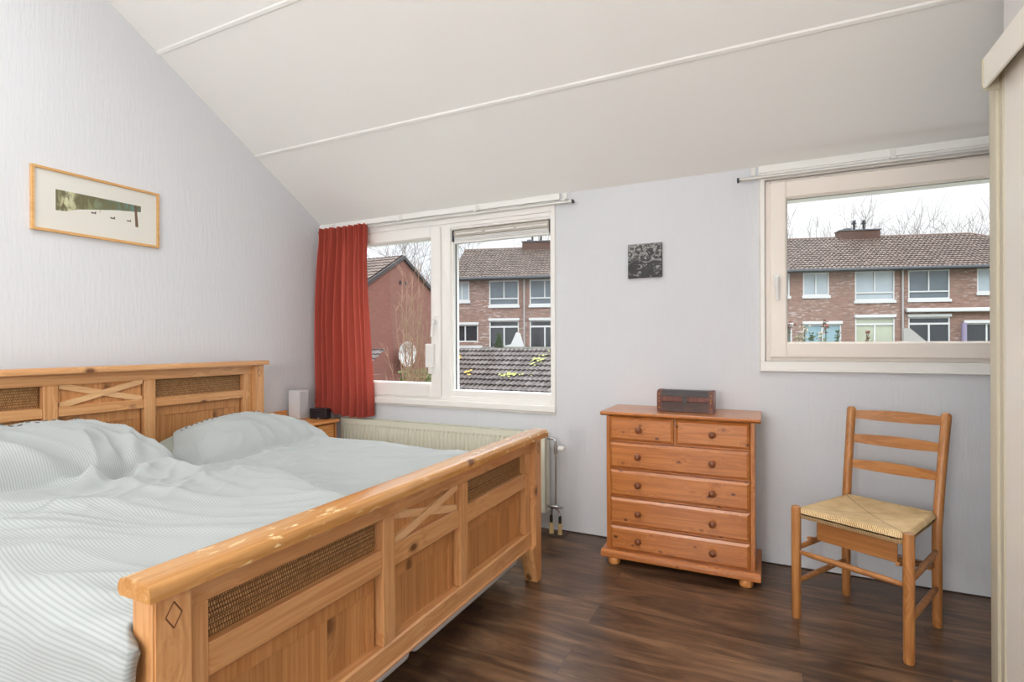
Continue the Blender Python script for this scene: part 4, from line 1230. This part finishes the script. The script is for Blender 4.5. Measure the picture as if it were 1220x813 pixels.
# hip and rear slopes
def q(*p): bm.faces.new([bm.verts.new(x) for x in p])
q((7.88, RD, RH), (S1+.2, -.35, EZ), (S1+.2, 8.75, EZ))
q((S0-.1, RD, RH), (7.88, RD, RH), (S1+.2, 8.75, EZ), (S0-.1, 8.75, EZ))
hobj('tiled_roof', bm, M_tile)
bm = new_bm(); tube(bm, [(S0-.12, RD, RH+.02), (7.9, RD, RH+.02), (S1+.2, -.35, EZ+.05)], .09, 8); hobj('ridge_tiles', bm, plain('ridge_tile', ext(srgb(120, 98, 86)), .8))
bm = new_bm(); prism(bm, [(0.0, 5.0), (8.4, 5.0), (RD, RH-.05)], 'x', S0, S0+.25); hobj('end_wall', bm, M_brick)
bm = new_bm(); box(bm, S0-.1, S1+.2, -.48, -.34, 4.92, 5.05, .02); box(bm, S0-.1, S1+.2, -.34, .0, 4.90, 4.96)
hobj('gutter', bm, M_gutter)
for s in (-17.6, -7.4, 2.18):
    bm = new_bm(); tube(bm, [(s, -.06, 4.93), (s, -.06, .0)], .05, 8); hobj('downpipe', bm, M_lead)
def chimney(s0, s1, pots):
    bm = new_bm(); box(bm, s0, s1, RD-.35, RD+.35, 6.9, 7.80); c = hobj('chimney', bm, M_brick_dark)
    bm = new_bm(); box(bm, s0-.05, s1+.05, RD-.40, RD+.40, 7.80, 7.86); hobj('chimney_cap', bm, M_gutter, c)
    for p in pots:
        bm = new_bm(); lathe(bm, [(.07, 0), (.07, .38), (.13, .39), (.13, .47), (.07, .48), (.07, .54), (.12, .55), (.10, .62)], (p, RD, 7.85), (0, 0, 1), 10)
        hobj('chimney_pot', bm, M_black, c)
    bm = new_bm(); box(bm, s0+.3, s0+.7, RD-.2, RD+.2, 7.86, 7.98); hobj('vent_cowl', bm, M_gutter, c)
chimney(-18.25, -15.6, (-17.62, -17.05)); chimney(.83, 3.0, (1.74, 2.27)); chimney(-9.2, -7.0, (-8.4, -7.8))
bm = new_bm(); box(bm, 2.32, 8.4, -.22, .0, 2.72, 2.93, .05, 2); aw = hobj('awning_cassette', bm, M_ext_white)
bm = new_bm(); box(bm, 2.34, 8.38, -.235, -.221, 2.73, 2.765); hobj('awning_slot', bm, M_grey, aw)

# lilac pole by the right-hand ground window
def FW(s, off, z): return FP+FU*s+FN*off+Vector((0, 0, z))
bm = new_bm(); tube(bm, [FW(4.86, -.3, -2.8), FW(4.86, -.3, 2.15)], .12, 12)
tag(obj('garden_pole', bm, M_purple, auto=True), 'lilac-grey closed parasol pole against the brick house', 'pole')
# sloping garden dividers
def divider(s, z_hi, z_lo, off0, off1, label, mat):
    bm = new_bm()
    A = [FW(s, -off0, -2.8), FW(s, -off1, -2.8), FW(s, -off1, z_lo), FW(s, -off0, z_hi)]
    B = [p+FU*.12 for p in A]
    a = [bm.verts.new(p) for p in A]; b = [bm.verts.new(p) for p in B]
    bm.faces.new(a); bm.faces.new(b[::-1])
    for k in range(4): bm.faces.new((a[k], a[(k+1) % 4], b[(k+1) % 4], b[k]))
    tag(obj('garden_divider', bm, mat), label, 'divider wall')
# the camera sees their sloping tops against the house
bm = new_bm()
def slab(pts, off, th, label, mat, nm='garden_divider', cat='divider wall'):
    bm = new_bm()
    A = [FW(s, off, z) for s, z in pts]; B = [FW(s, off-th, z) for s, z in pts]
    a = [bm.verts.new(p) for p in A]; b = [bm.verts.new(p) for p in B]; n = len(a)
    bm.faces.new(a); bm.faces.new(b[::-1])
    for k in range(n): bm.faces.new((a[k], a[(k+1) % n], b[(k+1) % n], b[k]))
    tag(obj(nm, bm, mat), label, cat)
slab([(1.15, -2.8), (2.9, -2.8), (2.9, .75), (2.1, 1.24), (1.42, 1.86), (1.15, 1.86)], -2.0, .15, 'grey rendered divider wall with a sloping top before the brick house', M_concrete)
slab([(-18.35, -2.8), (-17.35, -2.8), (-17.35, 1.05), (-17.55, 1.75), (-17.75, 1.8), (-18.05, 1.15), (-18.35, 1.1)], -2.0, .15, 'white divider panel with a slanted top beyond the garage roof', M_ext_white)
slab([(-23.5, -2.8), (-19.6, -2.8), (-19.6, 1.10), (-23.5, 1.10)], -2.3, .06, 'low white garden fence panel beyond the garage roof', M_ext_white, 'garden_fence', 'fence')
slab([(-19.58, -2.8), (-12, -2.8), (-12, 1.02), (-19.58, 1.02)], -2.3, .06, 'long grey-green garden fence beyond the garage roof', plain('grey_green_fence', ext(srgb(160, 164, 150)), .8), 'garden_fence', 'fence')
# conifer in a pot between them
cz = FW(-18.55, -2.9, 0)
con = thing('potted_conifer', 'small dark green potted conifer before the terrace door', 'plant', (cz.x, cz.y, -2.8))
bm = new_bm()
for k in range(420):
    h = random.random()**1.3; a = random.random()*2*PI; r = .34*(1-h)*(.6+.4*random.random())
    p = Vector((cz.x+r*math.cos(a), cz.y+r*math.sin(a), .55+h*1.15)); d_ = Vector((math.cos(a)*.06, math.sin(a)*.06, .12))
    tube(bm, [p, p+d_], [.03, .005], 4)
obj('foliage', bm, M_leaf_dk, con)
bm = new_bm(); lathe(bm, [(.18, 0), (.26, .5), (.26, .55)], (cz.x, cz.y, .05), (0, 0, 1), 14); box(bm, cz.x-.3, cz.x+.3, cz.y-.3, cz.y+.3, -2.8, .05)
obj('pot', bm, M_ext_white, con)

# --- brick gable house at the left
GX, GY, GZ = -14.23, 18.67, 4.98
gh = thing('gable_house', 'red brick house with a plain gable wall, seen past the curtain', 'building', (GX-5, GY, -2.8))
hd = 4.05; ez = GZ-.576*hd
bm = new_bm(); prism(bm, [(GY-hd, -2.8), (GY+hd, -2.8), (GY+hd, ez), (GY, GZ-.03), (GY-hd, ez)], 'x', GX-10, GX)
obj('brick_wall', bm, M_brick_gable, gh)
bm = new_bm()
for s in (-1, 1):
    Vv = Vector((0, -s*(hd+.3), .576*(hd+.3)))
    tile_roof(bm, (GX-10, GY+s*(hd+.3), GZ-.576*(hd+.3)+.02), (1, 0, 0), Vv, 10.05, Vv.length, .225, .33)
obj('tiled_roof', bm, M_tile, gh)
bm = new_bm()
for s in (-1, 1):
    a = Vector((GX+.03, GY, GZ+.03)); b = Vector((GX+.03, GY+s*(hd+.3), GZ+.03-.576*(hd+.3)))
    n_ = Vector((0, 0, .16))
    vv = [bm.verts.new(p) for p in (a, b, b-n_, a-n_)]; v2 = [bm.verts.new(p+Vector((.07, 0, 0))) for p in (a, b, b-n_, a-n_)]
    bm.faces.new(vv); bm.faces.new(v2[::-1])
    for k in range(4): bm.faces.new((vv[k], vv[(k+1) % 4], v2[(k+1) % 4], v2[k]))
obj('verge_board', bm, plain('dark_verge', ext(srgb(74, 66, 66)), .7), gh)
bm = new_bm()
for y in (GY-.25, GY+.15): box(bm, GX, GX+.02, y, y+.12, 3.75, 3.9)
obj('vent_brick', bm, M_black, gh)
ds = thing('satellite_dish', 'round white dish on the brick gable wall behind bare stems', 'satellite dish', (GX+.25, 18.44, .2))
bm = new_bm(); lathe(bm, [(.05, 0), (.35, .04), (.52, .12), (.54, .12), (.36, .02), (.05, -.02)], (GX+.3, 18.44, .77), (1, -.1, 0), 28)
obj('reflector', bm, M_ext_white, ds, auto=True)
bm = new_bm(); tube(bm, [(GX+.002, 18.44, .6), (GX+.3, 18.44, .75)], .03, 8); tube(bm, [(GX+.2, 18.44, .3), (GX+.75, 18.44, .55)], .015, 6); obj('mount_arm', bm, M_grey, ds)
# --- garage with tiled roof
gr = thing('garage', 'low garage with grey-brown tiled roof close to the window', 'garage', (-7.5, 16.3, -2.8))
GT = 17.5; gz = .985; dp = 2.75
gx0, gx1 = -10.62, -3.5
bm = new_bm(); box(bm, gx0+.1, gx1-.1, GT-dp+.25, GT+2.4, -2.8, -.72); obj('brick_wall', bm, M_brick_gable, gr)
bm = new_bm()
Vv = Vector((0, dp, dp*.60))
tile_roof(bm, (gx0, GT-dp, gz-dp*.60), (1, 0, 0), Vv, gx1-gx0, Vv.length, .175, .30, None, .045, .06, skew=.03)
Vv2 = Vector((0, -dp, dp*.60))
tile_roof(bm, (gx0, GT+dp, gz-dp*.60), (1, 0, 0), Vv2, gx1-gx0, Vv2.length, .175, .30, None, .028, .035)
obj('tiled_roof', bm, M_tile_g, gr)
bm = new_bm(); tube(bm, [(gx0-.02, GT, gz+.0), (gx1, GT, gz+.0)], .05, 8); obj('ridge_tiles', bm, M_tile_g, gr)
bm = new_bm(); box(bm, gx0-.05, gx1, GT-dp-.14, GT-dp, gz-dp*.6-.10, gz-dp*.6+.02); obj('gutter', bm, M_black, gr)
bm = new_bm()
for s in (-1, 1):
    prism(bm, [(GT, gz-.02), (GT+s*dp, gz-dp*.6-.02), (GT+s*dp, gz-dp*.6-.16), (GT, gz-.16)], 'x', gx0-.03, gx0+.02)
obj('verge_board', bm, plain('dark_verge_garage', ext(srgb(80, 74, 72)), .7), gr)
# small tiled shed roof left, below the gable
sh = thing('garden_shed', 'small tiled shed roof at the foot of the brick gable', 'shed', (-12.6, 14, -2.8))
bm = new_bm(); box(bm, -14.1, -12.45, 13.9, 15.2, -2.8, .12); obj('wall', bm, M_brick_gable, sh)
bm = new_bm(); Vv = Vector((0, 1.6, .95)); tile_roof(bm, (-14.2, 13.7, .05), (1, 0, 0), Vv, 1.8, Vv.length, .175, .30, None, .028, .035); obj('tiled_roof', bm, M_tile_g, sh)

# leaves lying on the garage roof
def roof_pt(x, y): return Vector((x, y, gz-(GT-y)*.60+.12))
def leaf_patch(cx, cy, w, h, n, mat, label):
    bm = new_bm()
    for k in range(n):
        p = roof_pt(cx+random.gauss(0, w), cy+random.gauss(0, h)); a = random.random()*2*PI; s = random.uniform(.04, .085)
        q = []
        for j in range(5):
            t_ = a+j*2*PI/5; q.append(p+Vector((math.cos(t_)*s, math.sin(t_)*s*.8, math.sin(t_)*s*.48+random.uniform(0, .03))))
            t_ += PI/5; q.append(p+Vector((math.cos(t_)*s*.45, math.sin(t_)*s*.36, math.sin(t_)*s*.2+.01)))
        bm.faces.new([bm.verts.new(v) for v in q])
    tag(obj('fallen_leaves', bm, mat), label, 'leaves', kind='stuff')

# --- bare trees
def tree(bm, p, d, r, L, depth, spread=.55, up=.12, n=3, minr=.012):
    pts = [p]; rr = [r]; q_ = p.copy(); dd = d.copy(); seg = 4
    for i in range(seg):
        dd = (dd+Vector((random.uniform(-1, 1), random.uniform(-1, 1), random.uniform(-.6, 1)))*.11+Vector((0, 0, up*.3))).normalized()
        q_ = q_+dd*L/seg; pts.append(q_.copy()); rr.append(r*(1-.42*(i+1)/seg))
    tube(bm, pts, rr, 4 if r < .06 else 6, cap=False)
    if depth <= 0: return
    for k in range(n+(1 if depth > 2 else 0)):
        t_ = random.uniform(.35, 1) if k else 1
        i = min(seg-1, int(t_*seg)); base = pts[i].lerp(pts[i+1], t_*seg-i) if t_ < 1 else pts[-1]
        a, b = frame_from(dd); an = random.random()*2*PI; sp_ = random.uniform(.5, 1.2)*spread
        nd_ = (dd*math.cos(sp_)+(a*math.cos(an)+b*math.sin(an))*math.sin(sp_)+Vector((0, 0, up))).normalized()
        tree(bm, base, nd_, max(minr, rr[i]*random.uniform(.5, .68)), L*random.uniform(.6, .8), depth-1, spread, up, n, minr)
def P_at(px, depth):          # ground point seen in image column px at the given depth (metres)
    yaw = R(25.77); a = (px-610)/635*depth
    return Vector((a*math.cos(yaw)-depth*math.sin(yaw), a*math.sin(yaw)+depth*math.cos(yaw), -2.8))
TR = [(452, 42, 12.4, 'bare tree above the left roof edge of the brick gable house', 4), (505, 44, 13.2, 'bare tree rising behind the right slope of the brick gable', 4),
      (572, 46, 12.6, 'bare tree behind the left end of the row house roof', 4), (648, 48, 13.0, 'bare tree behind the chimney seen through the curtained window', 3),
      (936, 47, 15.6, 'pale bare tree at the left edge of the cream window', 3), (1003, 50, 15.8, 'pale bare tree left of the chimney seen through the cream window', 4),
      (1072, 52, 15.6, 'pale bare tree right of the chimney seen through the cream window', 4), (1178, 44, 14.6, 'bare tree behind the hipped end of the row house roof', 4)]
for i, (px, dist, H_, lab, dp_) in enumerate(TR):
    random.seed(100+i)
    bm = new_bm(); p = P_at(px, dist)
    Ht = H_
    tree(bm, p, Vector((0, 0, 1)), .26, Ht*.46, dp_+1, .62, .10, 3, .02)
    # bring the crown to the wanted height
    zmax = max(v.co.z for v in bm.verts); k = (Ht+2.8)/(zmax+2.8)
    for v in bm.verts: v.co.z = -2.8+(v.co.z+2.8)*k
    tag(obj('bare_tree', bm, M_bark, None, loc=p), lab, 'tree', 'bare trees behind the houses')

# multi-stemmed bare shrub in front of the gable
random.seed(31)
bm = new_bm(); base = Vector((-9.2, 12.6, -2.8))
for k in range(30):
    a = random.random()*2*PI; p = base+Vector((random.gauss(0, .10), random.gauss(0, .3), 0))
    tx = random.gauss(0, .42); H_ = random.uniform(3.6, 6.3)-abs(tx)*1.0
    pts = []; rr = []
    for j in range(9):
        t_ = j/8; pts.append(p+Vector((tx*t_**1.4+.05*math.sin(j*1.7+k), .3*math.cos(a)*t_+.04*math.sin(j*2.3+k), H_*t_))); rr.append(.015*(1-.8*t_)+.003)
    tube(bm, pts, rr, 5)
    for j in range(3, 9):
        for q_ in range(3):
            aa = random.random()*2*PI; l = random.uniform(.2, .6)
            e = pts[j]+Vector((math.cos(aa)*l*.55, math.sin(aa)*l*.5, l*.9)); tube(bm, [pts[j], pts[j].lerp(e, .5)+Vector((.03, 0, 0)), e], [.007, .005, .003], 4, cap=False)
tag(obj('bare_shrub', bm, M_stem), 'tall bare multi-stemmed shrub before the brick gable', 'shrub')

# hedge at the foot of the gable
random.seed(5)
bm = new_bm()
for k in range(900):
    p = Vector((random.uniform(-12.1, -10.8), random.uniform(15.5, 16.3), random.uniform(-1.0, .16)+.12*math.sin(k))); a = random.random()*2*PI; s = random.uniform(.06, .12)
    n_ = Vector((random.uniform(-1, 1), -1, random.uniform(0, 1))).normalized(); u_, v_ = frame_from(n_)
    bm.faces.new([bm.verts.new(p+u_*s*math.cos(t_)+v_*s*.6*math.sin(t_)) for t_ in (0, 1.2, 2.4, 3.6, 4.8)])
box(bm, -12.0, -10.85, 15.6, 16.2, -2.8, .0)
o = obj('garden_hedge', bm, plain('hedge_leaf', ext(srgb(112, 124, 66)), .7, noise_amt=.5, nscale=3)); tag(o, 'yellow-green hedge at the foot of the brick gable', 'hedge', kind='stuff')

random.seed(9)
leaf_patch(-10.35, 16.75, .13, .06, 26, M_leaf_y, 'orange-yellow leaves near the left edge of the garage roof')
leaf_patch(-9.45, 16.0, .08, .10, 9, M_leaf_y, 'small tuft of orange leaves low on the garage roof')
leaf_patch(-7.75, 15.95, .28, .06, 26, M_leaf_g, 'line of yellow-green leaves across the garage roof')
leaf_patch(-7.1, 16.75, .16, .18, 26, M_leaf_g, 'yellow-green leaves high on the right of the garage roof')

# dried flower stalks outside the cream window
random.seed(21)
for k, (px, top, dist, mt_, r_) in enumerate(((938, 1.48, 8.0, M_leaf_br, .055), (950, 1.30, 8.2, M_leaf_pale, .09), (957, 1.43, 8.0, M_leaf_pale, .07), (966, 1.32, 8.4, M_leaf_dk, .06), (982, 1.50, 7.9, M_leaf_br, .06), (977, 1.33, 8.3, M_leaf_pale, .06), (996, 1.36, 8.5, M_leaf_dk, .04), (1031, 1.34, 8.2, M_leaf_br, .03))):
    p = P_at(px, dist)
    sk = thing('dried_flower_stalk', ['reddish seed head at the left edge of the cream window', 'broad pale dry seed head low behind the cream window', 'pale dry stalk beside the broad seed head', 'short dark leafy stalk behind the cream window', 'tall reddish-brown seed head before the light blue ground window', 'pale dry stalk left of the tall reddish seed head', 'dark twig right of the tall reddish seed head', 'small brown twig tip before the cream curtained terrace door'][k], 'plant', p, group='dried stalks outside the cream window')
    bm = new_bm(); tp = Vector((p.x+.02, p.y, top)); tube(bm, [p, p.lerp(tp, .5)+Vector((.03, 0, 0)), tp], [.012, .010, .006], 5)
    for j in range(3):
        a = random.uniform(-1, 1); b0 = tp-Vector((0, 0, .08+.07*j)); tube(bm, [b0, b0+Vector((a*.10, 0, .10))], [.006, .003], 4)
    obj('stem', bm, M_leaf_dk, sk)
    bm = new_bm()
    for j in range(34):
        c_ = tp+Vector((random.gauss(0, r_*.45), random.gauss(0, r_*.45), random.uniform(-.16, .03)))
        s = random.uniform(.012, .03); n_ = Vector((random.uniform(-1, 1), random.uniform(-1, 1), random.uniform(-1, 1))).normalized(); u_, v_ = frame_from(n_)
        bm.faces.new([bm.verts.new(c_+u_*s*math.cos(t_)+v_*s*.6*math.sin(t_)) for t_ in (0, 1.2, 2.4, 3.6, 4.8)])
    obj('seed_head', bm, mt_, sk)

# ------------------------------------------------------------------ light
w = bpy.data.worlds.new('sky'); bpy.context.scene.world = w; w.use_nodes = True
nt = w.node_tree; nt.nodes.clear()
out = nt.nodes.new('ShaderNodeOutputWorld'); bg = nt.nodes.new('ShaderNodeBackground')
tc = nt.nodes.new('ShaderNodeTexCoord'); mp = nt.nodes.new('ShaderNodeMapping'); mp.inputs[3].default_value = (1, 1, 3)
ns_ = nt.nodes.new('ShaderNodeTexNoise'); ns_.inputs['Scale'].default_value = 2.2; ns_.inputs['Detail'].default_value = 5
rp = nt.nodes.new('ShaderNodeValToRGB'); rp.color_ramp.elements[0].position = .35; rp.color_ramp.elements[0].color = (.76, .86, .97, 1)
rp.color_ramp.elements[1].position = .55; rp.color_ramp.elements[1].color = (.97, .985, 1.0, 1)
nt.links.new(tc.outputs['Generated'], mp.inputs[0]); nt.links.new(mp.outputs[0], ns_.inputs[0]); nt.links.new(ns_.outputs[0], rp.inputs[0])
nt.links.new(rp.outputs[0], bg.inputs[0])
# an overcast sky: much brighter overhead than at the horizon
sx_ = nt.nodes.new('ShaderNodeSeparateXYZ'); nt.links.new(tc.outputs['Generated'], sx_.inputs[0])
mr = nt.nodes.new('ShaderNodeMapRange'); mr.interpolation_type = 'SMOOTHSTEP'
for i_, v_ in ((1, .27), (2, .62), (3, 1.12), (4, 6.0)): mr.inputs[i_].default_value = v_
nt.links.new(sx_.outputs[2], mr.inputs[0]); nt.links.new(mr.outputs[0], bg.inputs[1]); nt.links.new(bg.outputs[0], out.inputs[0])

def area(name, loc, rot, sx, sy, power, col=(1, 1, 1)):
    l = bpy.data.lights.new(name, 'AREA'); l.shape = 'RECTANGLE'; l.size = sx; l.size_y = sy; l.energy = power; l.color = col
    o = bpy.data.objects.new(name, l); C.objects.link(o); o.location = loc; o.rotation_euler = rot; return o
# extra fill lights just under the panes of the two added roof windows
tilt = math.atan(SL)
for S, pw in ((SK1, 6), (SK2, 34)):
    c_ = PS((S[0]+S[1])/2, (S[2]+S[3])/2, .06)
    area('roof_window_daylight', c_, (-tilt, 0, 0), .9, .8, pw, (1, .985, .96))
# invented lamp, a glowing globe added behind the camera to fill the room
LX, LY = -.9, -2.4
lamp = thing('floor_lamp', 'floor lamp with a white opal globe behind the viewer', 'lamp', (LX, LY, 0))
bm = new_bm(); lathe(bm, [(.15, 0), (.15, .015), (.02, .03), (.012, .04)], (LX, LY, 0), (0, 0, 1), 24); obj('base', bm, M_chrome, lamp, auto=True)
bm = new_bm(); lathe(bm, [(.012, .04), (.012, 1.16), (.04, 1.18), (.04, 1.2)], (LX, LY, 0), (0, 0, 1), 14); obj('pole', bm, M_chrome, lamp, auto=True)
t = NT('lamp_opal_glass'); em = t.n('ShaderNodeEmission', inp={0: (1, .97, .93, 1), 1: 42.0}); t.t.links.new(em.outputs[0], t.out.inputs[0])
bm = new_bm(); bmesh.ops.create_uvsphere(bm, u_segments=24, v_segments=16, radius=.32)
for v in bm.verts: v.co += Vector((LX, LY, 1.52))
obj('lamp_shade', bm, t.m, lamp, smooth=True)

# ------------------------------------------------------------------ camera
cam = bpy.data.cameras.new('camera'); co_ = bpy.data.objects.new('camera', cam); C.objects.link(co_)
cam.sensor_width = 36; cam.lens = 635/1220*36; cam.shift_y = (409.4-406.5)/1220; cam.clip_start = .05; cam.clip_end = 500
co_.matrix_world = Matrix.Translation((0, 0, 1.2)) @ Matrix.Rotation(R(25.77), 4, 'Z') @ Matrix.Rotation(R(90), 4, 'X') @ Matrix.Rotation(R(-.235), 4, 'Z')
sc = bpy.context.scene; sc.camera = co_
sc.view_settings.view_transform = 'Standard'; sc.view_settings.look = 'None'; sc.view_settings.exposure = .1; sc.view_settings.gamma = 1
sc.view_settings.use_curve_mapping = False
sc.cycles.use_denoising = True
sc.cycles.max_bounces = 10; sc.cycles.diffuse_bounces = 6; sc.cycles.transparent_max_bounces = 12
sc.cycles.sample_clamp_indirect = 6
